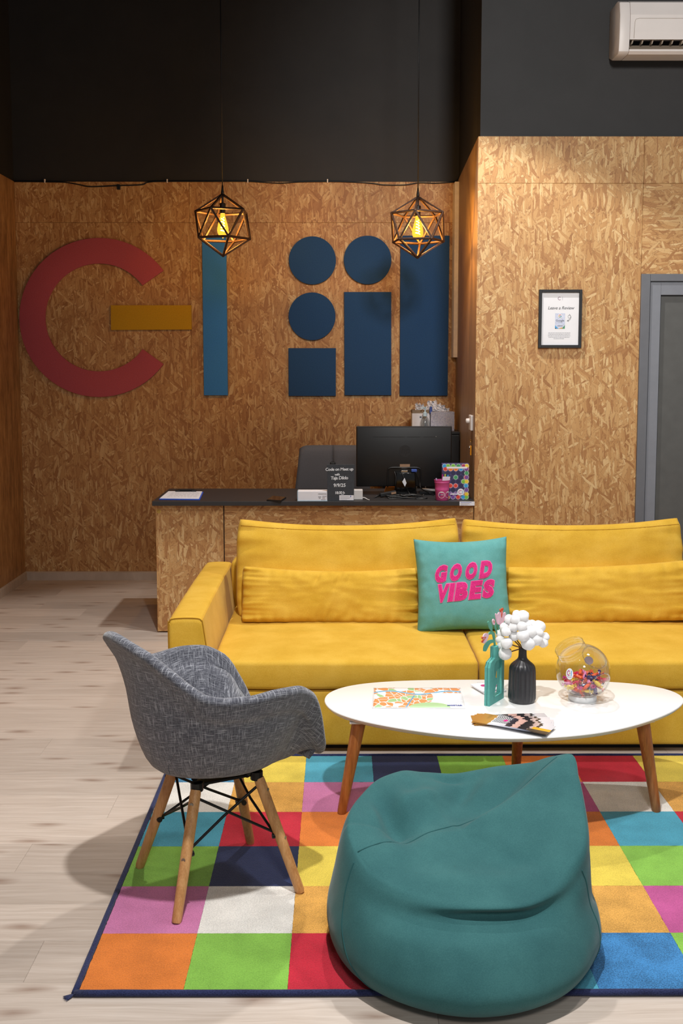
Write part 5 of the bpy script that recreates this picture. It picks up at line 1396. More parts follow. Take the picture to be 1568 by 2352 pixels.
for k in range(5):
    a_ = 2*PI*k/5+.3; e_ = Vector((ox+.29*math.cos(a_), YO-.26+.29*math.sin(a_), .075)); b = MB(); b.tube([(ox, YO-.26, .105), e_], [.024, .014], 10); lg = b.build('base_arm', M['black_plastic'], oc, smooth=True, auto=40)
    b = MB(); b.lathe([(0, -.02), (.026, -.02), (.03, -.012), (.03, .012), (.026, .02), (0, .02)], 16, Matrix.Translation((e_.x, e_.y, .030)) @ Matrix.Rotation(a_, 4, 'Z') @ Matrix.Rotation(PI/2, 4, 'X')); b.tube([(e_.x, e_.y, .05), (e_.x, e_.y, .085)], .006, 8); b.build('caster', M['black_plastic'], lg, smooth=True, auto=40)

# ---- black cupboard at the back with what stands on it
YK = 7.22; zt = oy(1050, 992, YK).z; kx0, kx1 = .30, side_pt(YK, 0, .014)[0]-.004
kb = thing('black_cupboard', 'tall black cupboard behind the monitor in the alcove corner', 'cupboard', ((kx0+kx1)/2, YK+.18, 0))
b = MB(); b.box((kx0, YK+.012, .04), (kx1, YK+.36, zt-.018), .002); b.build('carcass', M['black_matte'], kb)
b = MB(); b.box((kx0-.006, YK, zt-.018), (kx1, YK+.365, zt), .002); b.build('top_board', M['black_plastic'], kb)
b = MB(); b.box((kx0+.01, YK+.03, 0), (kx1-.01, YK+.34, .041)); b.build('plinth', M['black_matte'], kb)
kmid = (kx0+kx1)/2
for x0, x1, hx in ((kx0+.003, kmid-.002, kmid-.03), (kmid+.002, kx1-.003, kmid+.03)):
    b = MB(); b.box((x0, YK-.004, .05), (x1, YK+.0115, zt-.022), .002); dr = b.build('door', M['black_plastic'], kb)
    b = MB(); b.tube([(hx, YK-.005, .62), (hx, YK-.025, .63), (hx, YK-.025, .75), (hx, YK-.005, .76)], .004, 8); b.build('handle', M['screw'], dr)
YW = YK+.10
a, c = oy(947, 950, YW), oy(989, 992, YW)
t = thing('white_box', 'plain white box on the black cupboard behind the bottle', 'box', ((a.x+c.x)/2, YW+.08, zt))
b = MB(); b.box((a.x, YW+.04, zt), (c.x-.004, YW+.16, a.z), .002); wb = b.build('carton', M['paper2'], t)
b = MB(); b.box((a.x, YW+.04, a.z), (c.x-.004, YW+.16, a.z+.022), .002); b.build('lid', pmat('taupe_card', '#8a7a66', .7), t)
e = MB(); p = oy(965.5, 958, YW+.04); e.box((p.x-.006, YW+.0385, p.z-.006), (p.x+.006, YW+.04, p.z+.006)); e.build('printed_square', pmat('slate_print', '#5d6a78', .6), wb)
# clear pump bottle
pbx = oy(975.5, 992, YW).x; t = thing('pump_bottle', 'clear plastic pump bottle in front of the white box', 'bottle', (pbx, YW-.0, zt))
zz = lambda py: oy(975, py, YW).z - zt
b = MB(); b.lathe([(0, .001), (.030, .001), (.0325, .006), (.0325, zz(973)), (.030, zz(966)), (.022, zz(960)), (.014, zz(957)), (.013, zz(952)), (.012, zz(952))], 24, Matrix.Translation((pbx, YW, zt))); b.build('bottle', M['clear_thin'], t, smooth=True)
b = MB(); b.lathe([(0, zz(956)), (.0145, zz(956)), (.0145, zz(948)), (.006, zz(946)), (.005, zz(940)), (0, zz(940))], 16, Matrix.Translation((pbx, YW, zt))); b.tube(catmull([(pbx, YW, zt+zz(941)), (pbx, YW, zt+zz(937)), (pbx-.012, YW-.004, zt+zz(936)), (pbx-.026, YW-.008, zt+zz(940))], 5), .006, 8); b.build('pump', M['clear_blue'], t, smooth=True, auto=45)
# tile patterned gift box and wrapping
a, c = oy(989, 946, YW), oy(1043, 992, YW)
t = thing('patterned_box', 'white box with blue tile pattern on the black cupboard', 'box', ((a.x+c.x)/2, YW+.06, zt))
def tiles():
    q = NT('blue_tile_print'); s = q.sep(q.obj()); P = q.comb(s[0], s[2])
    f = q.vmath('ABSOLUTE', q.vmath('SUBTRACT', q.vmath('FRACTION', q.vmath('SCALE', P, (0,0,0)), (0,0,0)), (.5, .5, 0)), (0,0,0)) if False else None
    u = q.math('PINGPONG', q.math('MULTIPLY', s[0], 44), .5); v = q.math('PINGPONG', q.math('MULTIPLY', s[2], 44), .5)
    d = q.math('ADD', u, v); w = q.math('SINE', q.math('MULTIPLY', d, 19)); n = q.noise(P, 90, 2)
    t = q.math('GREATER_THAN', q.math('ADD', w, q.math('MULTIPLY', q.math('SUBTRACT', n, .5), 2.6)), .1)
    q.base(q.mix(t, lin('#5b5f86'), lin('#d3d2d4'))); q.p(Roughness=.6); return q.m
b = MB(); b.box((a.x, YW, zt), (c.x, YW+.13, a.z), .002); gb = b.build('carton', tiles(), t)
b = MB(); rr = random.Random(11)
wr_ = thing('wrapping_paper', 'crumpled white wrapping tissue sticking out of the patterned box', 'paper', ((a.x+c.x)/2, YW+.06, a.z-.01))
for px, py, sx, sz in ((963, 936, .030, .026), (992, 932, .034, .034), (1003, 938, .03, .03), (1013, 938, .028, .026), (1022, 944, .03, .022), (979, 941, .025, .02)):
    c0 = oy(px, py, YW+.07); n = 9
    P = [[c0+Vector((sx*(i/n*2-1)*1.0+.008*mnoise.noise((i*.9, j*.9, px)), .03*mnoise.noise((i*.6, j*.6, px+3))+.012*((i+j) % 2), sz*(j/n*2-1)+.016*mnoise.noise((i*.8, j*.5, px+7)))) for j in range(n+1)] for i in range(n+1)]
    e = MB(); e.grid(P); o = e.build('tissue_sheet', M['paper'], wr_); m_ = o.modifiers.new('thin', 'SOLIDIFY'); m_.thickness = .0008
e = MB(); p = oy(989, 940, YW+.02); e.box((p.x-.009, YW+.012, p.z-.03), (p.x+.010, YW+.03, p.z+.018), .004); cp = thing('blue_cap', 'small dark blue bottle cap beside the patterned box', 'cap', (p.x, YW+.02, p.z-.03)); e.build('cap', M['ink_blue'], cp)

# =================================================================== ON THE COFFEE TABLE
def on_t(px, py): return oz(px, py, TZ)
# ---- map sheet
def map_mat():
    q = NT('city_map_print'); s = q.sep(q.uv()); u, v = s[0], s[1]
    P = q.comb(q.math('MULTIPLY', u, 1.9), v)
    n = q.n('ShaderNodeTexNoise'); q.set(n, 'Vector', P); n.inputs['Scale'].default_value = 3.0
    P2 = q.vmath('ADD', P, q.vmath('MULTIPLY', q.vmath('SUBTRACT', n.outputs['Color'], (.5, .5, .5)), (.25, .25, 0)))
    vo = q.n('ShaderNodeTexVoronoi', feature='DISTANCE_TO_EDGE', voronoi_dimensions='2D'); q.set(vo, 'Vector', P2); vo.inputs['Scale'].default_value = 7.0
    vc = q.n('ShaderNodeTexVoronoi', feature='F1', voronoi_dimensions='2D'); q.set(vc, 'Vector', P2); vc.inputs['Scale'].default_value = 7.0
    sc_ = q.n('ShaderNodeSeparateColor'); q.L.new(vc.outputs['Color'], sc_.inputs[0])
    blk = q.math('GREATER_THAN', vo.outputs['Distance'], .055)
    col = q.mix(q.math('GREATER_THAN', sc_.outputs[0], .80), lin('#e0935a'), lin('#9fc58c'))
    col = q.mix(q.math('GREATER_THAN', sc_.outputs[1], .78), col, lin('#f0eef0'))
    c = q.mix(blk, lin('#f2f1f4'), col)
    # green park along the lower right, river winding across
    park = q.math('LESS_THAN', q.math('ADD', q.math('POWER', q.math('DIVIDE', q.math('SUBTRACT', u, .62), .22), 2.0), q.math('POWER', q.math('DIVIDE', q.math('SUBTRACT', v, .04), .22), 2.0)), 1.0)
    c = q.mix(park, c, lin('#a9cb98'))
    r1 = q.math('ABSOLUTE', q.math('SUBTRACT', v, q.math('ADD', .74, q.math('MULTIPLY', q.math('SINE', q.math('MULTIPLY', u, 9.0)), .08))))
    c = q.mix(q.math('LESS_THAN', r1, .03), c, lin('#6fb1d4'))
    r2 = q.math('ABSOLUTE', q.math('SUBTRACT', q.math('SUBTRACT', u, .36), q.math('MULTIPLY', v, .17)))
    c = q.mix(q.math('MULTIPLY', q.math('LESS_THAN', r2, .008), q.math('LESS_THAN', v, .6)), c, lin('#5b9fc8'))
    blank = q.math('MULTIPLY', q.math('GREATER_THAN', q.math('ADD', u, q.math('MULTIPLY', q.math('SINE', q.math('MULTIPLY', v, 9)), .02)), .65), q.math('LESS_THAN', v, .72))
    blank = q.math('MULTIPLY', blank, q.math('SUBTRACT', 1.0, park))
    c = q.mix(blank, c, lin('#f3f3f6'))
    tx = q.math('MULTIPLY', q.math('MULTIPLY', q.math('GREATER_THAN', q.math('SINE', q.math('MULTIPLY', v, 150)), .2), q.math('GREATER_THAN', u, .80)), q.math('MULTIPLY', q.math('GREATER_THAN', q.noise(q.map(P, (60, 20, 1)), 1, 1), .46), q.math('GREATER_THAN', v, .22)))
    c = q.mix(q.math('MULTIPLY', q.math('MULTIPLY', tx, blank), .35), c, lin('#8d97b8'))
    edge = q.math('MAXIMUM', q.math('GREATER_THAN', q.math('ABSOLUTE', q.math('SUBTRACT', u, .5)), .488), q.math('GREATER_THAN', q.math('ABSOLUTE', q.math('SUBTRACT', v, .5)), .478))
    c = q.mix(edge, c, lin('#f4f4f6'))
    q.base(c); q.p(Roughness=.45); return q.m
m4 = [on_t(854, 1627), on_t(1069, 1628), on_t(1058, 1580), on_t(857, 1580)]
mp = thing('map_sheet', 'folded city map with orange blocks lying on the coffee table', 'map', tuple(sum(m4, Vector())/4))
nU, nV = 24, 8; b = MB(); uvd = {}; P = []
for i in range(nU+1):
    row = []
    for j in range(nV+1):
        u, v = i/nU, j/nV; p = m4[0].lerp(m4[1], u).lerp(m4[3].lerp(m4[2], u), v); p.z = TZ+.0012+.0014*(abs(math.sin(u*PI*2.0))*.6)+.0006*math.sin(v*5); row.append(p)
    P.append(row)
V = b.grid(P)
for i in range(nU+1):
    for j in range(nV+1): uvd[V[i][j]] = (i/nU, j/nV)
ms = b.build('sheet', map_mat(), mp, smooth=True, uvf=lambda v: uvd[v]); m_ = ms.modifiers.new('paper', 'SOLIDIFY'); m_.thickness = .0006; m_.offset = -1
p = on_t(1044, 1623); write('lettering', 'MOSTAR', .0135, M['ink_blue'], ms, Matrix.Translation((p.x, p.y+.004, TZ+.0034)), depth=.0002, bold=.0006)
# ---- stack of square coasters
c4 = [on_t(1084, 1579), on_t(1112, 1596), on_t(1163, 1589), on_t(1140, 1572)]
for i, (lab, off) in enumerate((('lowest white card of the small stack behind the turquoise ornament', (.0, 0)), ('topmost white card with pink dots behind the turquoise ornament', (-.006, .004)))):
    t = thing('square_card', lab, 'card', tuple(sum(c4, Vector())/4), 0, 'white cards stacked on the coffee table')
    b = MB(); Q = [Vector((q.x+off[0], q.y+off[1], TZ+.0015+i*.0055)) for q in c4]; b.prism(Q, (0, 0, .005), .0012); cd = b.build('card', M['paper'], t)
    if i:
        for px in (1111, 1137): 
            p = on_t(px, 1581); e = MB(); e.disc((p.x+.0, p.y-.005, TZ+.012), (0, 0, 1), .014, .0004, 16); e.build('printed_dot', M['magenta'], cd)
        p = on_t(1108, 1576); write('lettering', 'CODEHUB', .009, M['ink_pale'], cd, Matrix.Translation((p.x, p.y+.002, TZ+.0122)), depth=.0001)
# ---- turquoise wooden vase ornament with flat tulips
A0 = on_t(1123.5, 1623); B0 = on_t(1156.5, 1603); wv = (B0-A0); wv.z = 0; Wv = wv.length; ex = wv.normalized(); ey = Vector((-ex.y, ex.x, 0))   # ey: towards the back of the plate
on = thing('tulip_ornament', 'turquoise wooden bottle ornament with flat painted tulips', 'ornament', (A0.x, A0.y, TZ))
Mo = Matrix.Translation((A0.x, A0.y, TZ)) @ Matrix((ex, ey, Vector((0, 0, 1)))).transposed().to_4x4()
Hs, Hn = .168, .207; cw = Wv
def slab(y0, y1, holes=True):
    """bottle outline with an open keyhole, extruded from y0 to y1 in the plate's own axes"""
    outl = [(0, 0), (cw, 0), (cw, Hs-.028), (cw-.010, Hs-.010), (cw*.62, Hs), (cw*.62, Hn), (cw*.36, Hn), (cw*.36, Hs), (.010, Hs-.010), (0, Hs-.028)]
    inn = [(cw*.30, .024), (cw*.84, .024), (cw*.84, .145), (cw*.75, .153), (cw*.42, .153), (cw*.32, .143), (cw*.30, .115), (cw*.40, .095), (cw*.52, .088), (cw*.52, .080)]
    t = bmesh.new(); res = []
    for y in (y0, y1):
        a = [t.verts.new((x, y, z)) for x, z in outl]; es = [t.edges.new((a[i], a[(i+1) % len(a)])) for i in range(len(a))]
        h = []
        if holes: h = [t.verts.new((x, y, z)) for x, z in inn]; es += [t.edges.new((h[i], h[(i+1) % len(h)])) for i in range(len(h))]
        bmesh.ops.triangle_fill(t, edges=es, use_beauty=True); res.append((a, h))
    for L0, L1 in zip(res[0], res[1]):
        for i in range(len(L0)): t.faces.new([L0[i], L0[(i+1) % len(L0)], L1[(i+1) % len(L1)], L1[i]])
    bmesh.ops.recalc_face_normals(t, faces=t.faces[:]); return t
for y0, y1 in ((.0, .0095), (.0112, .0205)):
    b = MB(); b.merge(slab(y0, y1), Mo); b.build('bottle_board', M['teal_wood'], on)
b = MB(); b.prism([Mo @ Vector((x, .006, z)) for x, z in ((cw*.295, .112), (cw*.40, .092), (cw*.50, .086), (cw*.56, .112), (cw*.66, .118), (cw*.845, .118), (cw*.845, .146), (cw*.75, .154), (cw*.42, .154), (cw*.315, .144))], Mo.to_3x3() @ Vector((0, .008, 0))); b.prism([Mo @ Vector((x, .006, z)) for x, z in ((cw*.295, .022), (cw*.40, .022), (cw*.53, .090), (cw*.40, .094), (cw*.295, .114))], Mo.to_3x3() @ Vector((0, .008, 0))); b.build('recess_board', M['teal_wood'], on)
b = MB(); b.box((.004, .0095, .003), (cw*.28, .0112, Hs-.02), mat=Mo); b.box((cw*.86, .0095, .003), (cw-.003, .0112, Hs-.03), mat=Mo); b.box((cw*.38, .0095, Hs-.02), (cw*.60, .0112, Hn-.004), mat=Mo); b.build('glue_line', pmat('dark_turquoise', '#357e78', .7), on)
yp_ = .0085
def flat_(name, outline, mat, parent, y=yp_, d=.0035, bev=.0006):
    b = MB(); b.prism([Mo @ Vector((x, y, z)) for x, z in outline], (Mo.to_3x3() @ Vector((0, d, 0)))); return b.build(name, mat, parent)
# pixels of the flower parts measured on the plate's own plane
def pl(px, py):
    d = _ray(px, py); n = ey; o_ = Vector((A0.x, A0.y, TZ)) + ey*yp_; k = (o_-Vector((0, 0, CAM_H))).dot(n)/d.dot(n); w = Vector((0, 0, CAM_H))+d*k-Vector((A0.x, A0.y, TZ)); return (w.dot(ex), w.z)
def petalize(pts, m=5): return [(p.x, p.y) for p in catmull([Vector((*pl(x, y), 0)) for x, y in pts], m, True)]
S_ = 7.84; PX = lambda pts: [(1080+x/S_, 1380+y/S_) for x, y in pts]
stem1 = flat_('stem', petalize(PX([(505, 430), (528, 430), (532, 560), (520, 820), (500, 820), (512, 560)])), M['leaf_teal'], on)
fl1 = flat_('tulip_head', petalize(PX([(455, 260), (462, 228), (495, 240), (512, 205), (545, 208), (575, 190), (600, 225), (632, 205), (640, 270), (610, 360), (565, 425), (520, 435), (480, 390)]), 3), M['petal'], on, y=yp_-.0005)
for P_ in ([(552, 300), (560, 300), (556, 190), (546, 185)], [(552, 300), (562, 300), (580, 180), (572, 175)]):
    flat_('stamen', [pl(x, y) for x, y in PX(P_)], M['stamen'], fl1, y=yp_-.0012, d=.004)
for cx, cy, rx, ry in ((545, 168, 12, 24), (580, 150, 12, 24)): flat_('anther', petalize(PX([(cx+rx*math.cos(i*PI/4), cy+ry*math.sin(i*PI/4)) for i in range(8)]), 2), M['stamen'], fl1, y=yp_-.0012, d=.004)
flat_('stem', petalize(PX([(430, 430), (440, 400), (470, 480), (485, 560), (478, 600), (462, 540)])), M['leaf_teal'], on)
bud = flat_('tulip_bud', petalize(PX([(400, 370), (412, 330), (432, 335), (444, 390), (436, 432), (415, 425)])), M['petal'], on, y=yp_-.0004)
flat_('bud_mark', [pl(x, y) for x, y in PX([(412, 360), (418, 356), (426, 385), (434, 365), (437, 372), (426, 402)])], M['stamen'], bud, y=yp_-.0010, d=.003)
flat_('leaf', petalize(PX([(322, 400), (340, 365), (370, 390), (400, 455), (402, 550), (440, 640), (465, 830), (445, 835), (420, 680), (390, 560), (350, 490)]), 4), M['leaf_teal'], on, y=yp_+.0006)
flat_('leaf', petalize(PX([(245, 890), (262, 800), (330, 720), (420, 700), (440, 745), (370, 770), (325, 840), (290, 905), (255, 910)]), 4), M['leaf_teal'], on, y=yp_+.001)
flat_('leaf', petalize(PX([(322, 620), (350, 565), (395, 548), (435, 580), (452, 660), (440, 700), (410, 620), (370, 600)]), 4), M['leaf_teal'], on, y=yp_+.0002)
fl2 = flat_('tulip_head', petalize(PX([(232, 640), (255, 595), (300, 583), (330, 610), (312, 680), (285, 735), (240, 770), (228, 735), (252, 700), (228, 690)]), 3), M['petal'], on, y=yp_-.0005)
for P_ in ([(275, 648), (278, 656), (222, 668), (220, 658)], [(272, 652), (278, 660), (222, 730), (216, 724)]): flat_('stamen', [pl(x, y) for x, y in PX(P_)], M['stamen'], fl2, y=yp_-.0012, d=.004)
for cx, cy in ((217, 668), (216, 735)): flat_('anther', petalize(PX([(cx+11*math.cos(i*PI/4), cy+20*math.sin(i*PI/4)) for i in range(8)]), 2), M['stamen'], fl2, y=yp_-.0012, d=.004)
# ---- black fluted vase
vb = on_t(1198, 1610); vb.y += .0
sV = 3.70/2450
va = thing('fluted_vase', 'black fluted ceramic bottle vase holding cotton stems', 'vase', (vb.x, vb.y, TZ))
pr = [(0, .002), (.040, .0), (.047, .006), (.0495, .018), (.0490, .05), (.0480, .090), (.0472, .115), (.0455, .126), (.040, .137), (.028, .148), (.019, .157), (.0155, .166), (.0145, .185), (.0142, .198), (.0128, .1985), (.0118, .196), (.0118, .17), (0, .165)]
pr2 = catmull([(r, z, 0) for r, z in pr], 4); pr2 = [(max(p.x, 0), p.y) for p in pr2]
def flute(a, r, z):
    k = max(0, min(1, (z-.004)/.01))*max(0, min(1, (.160-z)/.03)); return r*(1 - .045*k*abs(math.sin(a*11))**.7 + .02*k)
b = MB(); b.lathe(pr2, 176, Matrix.Translation((vb.x, vb.y, TZ)), fr=flute); b.build('body', M['vase_black'], va, smooth=True, auto=60)
# cotton stems and bolls
ct = thing('cotton_bouquet', 'bunch of white cotton bolls on brown twigs in the black vase', 'flowers', (vb.x, vb.y, TZ+.16))
rr = random.Random(5)
boll_px = [(945, 270, 88, .01), (835, 255, 70, .04), (700, 335, 74, .0), (805, 340, 72, -.03), (615, 480, 72, .0), (640, 560, 70, -.04), (780, 470, 74, -.03), (925, 465, 76, -.045), (1025, 420, 66, .01), (1115, 440, 78, .02), (1235, 470, 92, .0), (1090, 555, 90, -.035), (1245, 575, 56, -.04), (1340, 655, 70, .01), (1190, 690, 92, -.035), (1040, 765, 104, -.04), (945, 625, 92, -.05), (780, 630, 78, -.02), (535, 590, 66, .02), (540, 700, 70, .01), (650, 760, 84, -.04), (560, 800, 62, .0), (625, 950, 96, -.02), (1310, 755, 72, .0), (1160, 600, 70, .03), (900, 380, 70, .04), (1060, 660, 70, .03), (700, 430, 60, .03)]
neck = Vector((vb.x, vb.y, TZ+.196)); boll0 = None
def boll_mesh(seed):
    t = bmesh.new(); bmesh.ops.create_icosphere(t, subdivisions=3, radius=1.0)
    for v in t.verts:
        n = v.co.normalized(); f = .10*mnoise.noise(n*1.6+Vector((seed*9, 0, 0))) + .05*mnoise.noise(n*5+Vector((0, seed*5, 0))) + .02*mnoise.noise(n*14)
        # lobes of a cotton boll
        f -= .10*math.exp(-(math.sin(2*math.atan2(n.y, n.x)+seed)/.22)**2)*(1-abs(n.z))
        v.co = n*(1+f)
    me = bpy.data.meshes.new('boll'); t.to_mesh(me); t.free(); me.materials.append(M['cotton'])
    for p in me.polygons: p.use_smooth = True
    return me
bms = [boll_mesh(k) for k in range(5)]
org = worigin(ct); stems = []
for i, (x, y, r, dy) in enumerate(boll_px):
    c = oy(1080+x/S_, 1380+y/S_, vb.y+dy); R = 1.27*r/S_*(vb.y+dy)/FPX
    o = link('boll', bms[i % 5], ct, c-org); o.scale = (R, R, R*1.02); o.rotation_euler = (rr.random()*6, rr.random()*6, rr.random()*6)
    if i % 2 == 0 or i in (15, 23):
        b = MB(); dr = (neck+Vector((0, 0, .03))-c).normalized(); s_ = c+dr*R*.95
        for k in range(4):
            a = k*PI/2+rr.random(); u_ = dr.orthogonal().normalized(); w_2 = dr.cross(u_); e_ = (u_*math.cos(a)+w_2*math.sin(a))
            b.prism([s_+dr*.004, s_+e_*R*.42-dr*R*.15, s_+e_*R*.75-dr*R*.55, s_+e_*R*.40-dr*R*.25+u_*.004], dr*.0012)
        h_ = b.build('husk', M['husk'], ct)
for i, tgt in enumerate((0, 5, 10, 14, 15, 16, 17, 20, 22)):
    x, y, r, dy = boll_px[tgt]; c = oy(1080+x/S_, 1380+y/S_, vb.y+dy); nk_ = neck+Vector((.010*math.cos(i*2.4), .010*math.sin(i*2.4), -.03))
    mid = nk_.lerp(c, .45)+Vector((0, 0, .018)); b = MB(); b.tube(catmull([nk_, nk_+Vector((0, 0, .03)), mid, c], 6), [.0022]*19, 6); b.build('stem', M['twig'], ct, smooth=True)
# ---- candy jar
jb = on_t(1337, 1606); JR = .0985; jc = Vector((jb.x, jb.y, TZ+.012+JR*.965))
jar = thing('candy_jar', 'clear round candy jar with tilted open mouth on the coffee table', 'jar', (jb.x, jb.y, TZ))
ax = Vector((-.50, -.22, .84)).normalized(); Mj = Matrix.Translation(jc) @ ax.to_track_quat('Z', 'Y').to_matrix().to_4x4()
th0 = math.asin(.056/JR)
pr = [(JR*math.sin(a), JR*math.cos(a)) for a in [lerp(PI, th0, i/40) for i in range(41)]]
zn = JR*math.cos(th0)
pr += [(.054, zn+.004), (.053, zn+.010), (.0555, zn+.012), (.0555, zn+.0145), (.053, zn+.017), (.0555, zn+.020), (.0555, zn+.0225), (.053, zn+.025), (.0535, zn+.034), (.0555, zn+.0355), (.0535, zn+.0365)]
b = MB(); b.lathe(pr, 64, Mj); b.build('bowl', M['clear'], jar, smooth=True)
for nrm, nm in ((Vector((.50, -.80, -.34)), 'front_facet'), (Vector((.62, .70, .35)), 'rear_facet')):
    nrm.normalize(); rf_ = .047; cc = jc+nrm*math.sqrt(JR*JR-rf_*rf_); q = nrm.to_track_quat('Z', 'Y').to_matrix()
    b = MB(); b.tube([cc+nrm*.002+q @ Vector((rf_*math.cos(2*PI*k/40), rf_*math.sin(2*PI*k/40), 0)) for k in range(40)], .0026, 8, closed=True); b.build(nm, M['clear'], jar, smooth=True)
b = MB(); b.lathe([(.030, .012), (.044, .006), (.047, 0), (.049, 0), (.051, .003), (.0505, .016), (.047, .020), (.034, .012)], 48, Matrix.Translation((jb.x, jb.y, TZ))); b.build('foot_ring', pmat('clear_white_foot', '#f4f5f6', .5), jar, smooth=True, auto=50)
def on_ball(px, py, rx, rz, lift):
    """patch of the sphere seen at the given spot"""
    d = _ray(px, py).normalized(); o_ = Vector((0, 0, CAM_H)); oc_ = o_-jc; bq = oc_.dot(d); cq = oc_.dot(oc_)-(JR+lift)**2; k = -bq-math.sqrt(max(0, bq*bq-cq)); n = (o_+d*k-jc).normalized()
    u = Vector((0, 0, 1)).cross(n).normalized(); w = n.cross(u); return n, u, w
n_, u_, w_3 = on_ball(1307.5, 1548, 0, 0, 0)
def ballp(x, z, lift): return jc + (n_ + u_*(x/JR) + w_3*(z/JR)).normalized()*(JR+lift)
b = MB(); V = [ballp(0, 0, .0008)] + [ballp(.0145*math.cos(2*PI*i/28), .0205*math.sin(2*PI*i/28), .0008) for i in range(28)]
b.add(V, [(0, i+1, (i+1) % 28+1) for i in range(28)]); stk = tag(b.build('sticker', M['paper'], jar, smooth=True), 'white oval sticker with the company mark')
b = MB()
for i in range(16):
    a0, a1 = [math.radians(lerp(45, 315, (i+k)/16)) for k in (0, 1)]; b.add([ballp(-.003+r*.78*math.cos(a), .003+r*1.15*math.sin(a), .0014) for r, a in ((.0056, a0), (.0082, a0), (.0082, a1), (.0056, a1))], [(0, 1, 2, 3)])
b.build('printed_ring', M['magenta'], stk)
b = MB(); b.add([ballp(x, z, .0014) for x, z in ((-.001, .0015), (.0035, .0015), (.0035, .0045), (-.001, .0045))], [(0, 1, 2, 3)]); b.build('printed_bar', M['gold'], stk)
b = MB(); b.add([ballp(x, z, .0014) for x, z in ((.0058, -.0065), (.0084, -.0065), (.0084, .0125), (.0058, .0125))], [(0, 1, 2, 3)]); b.build('printed_bar', M['sky'], stk)
b = MB()
for i in range(7): b.add([ballp(-.0085+i*.0026+x, z-.012, .0014) for x, z in ((0, 0), (.0018, 0), (.0018, .0022), (0, .0022))], [(0, 1, 2, 3)])
tag(b.build('small_print', M['ink_pale'], stk), kind='stuff')
# second sticker on the far side, seen through
n2 = (Vector((.40, .85, .12))).normalized(); b = MB(); b.disc(jc+n2*(JR+.0003), n2, .0165, .0004, 24); tag(b.build('sticker', M['paper2'], jar), 'white round sticker on the far side')
# wrapped sweets
def candy_mesh(kind):
    t = MB()
    prof = [(0, -.0125), (.0060, -.0118), (.0078, -.007), (.0082, 0), (.0078, .007), (.0060, .0118), (0, .0125)]
    t.lathe(prof, 10, Matrix.Rotation(PI/2, 4, 'Y') @ Matrix.Scale(.8, 4, (0, 1, 0)))
    for s in (-1, 1):
        n = 9; V = [(s*.0118, 0, 0)]
        for i in range(n):
            a = 2*PI*i/n; V.append((s*(.0195+.002*(i % 2)), .0075*math.cos(a)*(1-.35*(i % 2)), .0075*math.sin(a)*(1-.35*(i % 2))))
        t.add(V, [(0, i+1, (i+1) % n+1) for i in range(n)])
    bmesh.ops.recalc_face_normals(t.b, faces=t.b.faces[:])
    me = bpy.data.meshes.new('wrapped_candy'); t.b.to_mesh(me); t.b.free(); return me
def wrap_mat(nm, col):
    q = NT('candy_wrap_'+nm); n = q.noise(q.map(q.obj(), (60, 300, 300)), 1, 2)
    c = lin(col); lt = tuple(min(1, x*1.15+.12) for x in c[:3]); q.base(q.ramp(n, [(.4, c), (.62, c), (.72, lt)])); q.p(**{'Roughness': .22, 'Coat Weight': .4}); q.bump(n, .4, .001); return q.m
kinds = [('orange', '#f0612a'), ('orange', '#f0612a'), ('dark_blue', '#2b2a62'), ('pink', '#cf3a86'), ('yellow', '#f2cf3a'), ('red', '#cf2348'), ('pale_pink', '#e58ab8'), ('orange', '#f47a32'), ('purple', '#4a2f73'), ('orange', '#f0612a'), ('orange', '#f0612a'), ('yellow', '#f2cf3a')]
cm = {}
for nm, col in kinds:
    if nm not in cm: me = candy_mesh(nm); me.materials.append(wrap_mat(nm, col)); cm[nm] = me
rr = random.Random(21); placed = []; tries = 0
lvl = jc.z - .022
while len(placed) < 64 and tries < 60000:
    tries += 1
    z = jc.z - JR + .012 + (rr.random()**.8)*(lvl - (jc.z-JR) - .010)
    rad = math.sqrt(max(0, (JR-.019)**2 - (z-jc.z)**2)); a = rr.random()*2*PI; r_ = rad*math.sqrt(rr.random())
    p = Vector((jc.x+r_*math.cos(a), jc.y+r_*math.sin(a), z))
    if z > lvl - .010 + .022*math.cos(a-.5): continue
    if all((p-q).length > .0185 for q in placed): placed.append(p)
for i, p in enumerate(placed):
    nm = kinds[rr.randrange(len(kinds))][0]
    o = link('wrapped_candy', cm[nm], None, p)
    o.rotation_euler = (rr.random()*6.28, rr.uniform(-.6, .6), rr.random()*6.28)
    row_ = 'bottom' if p.z < jc.z-.065 else ('middle' if p.z < jc.z-.045 else 'top')
    side_ = 'left' if p.x < jc.x-.022 else ('right' if p.x > jc.x+.022 else 'centre'); fb_ = 'front' if p.y < jc.y else 'back'
    tag(o, '%s wrapped sweet in the %s layer at the %s %s of the glass jar' % (nm.replace('_', ' '), row_, fb_, side_), 'candy', 'wrapped sweets in the candy jar')
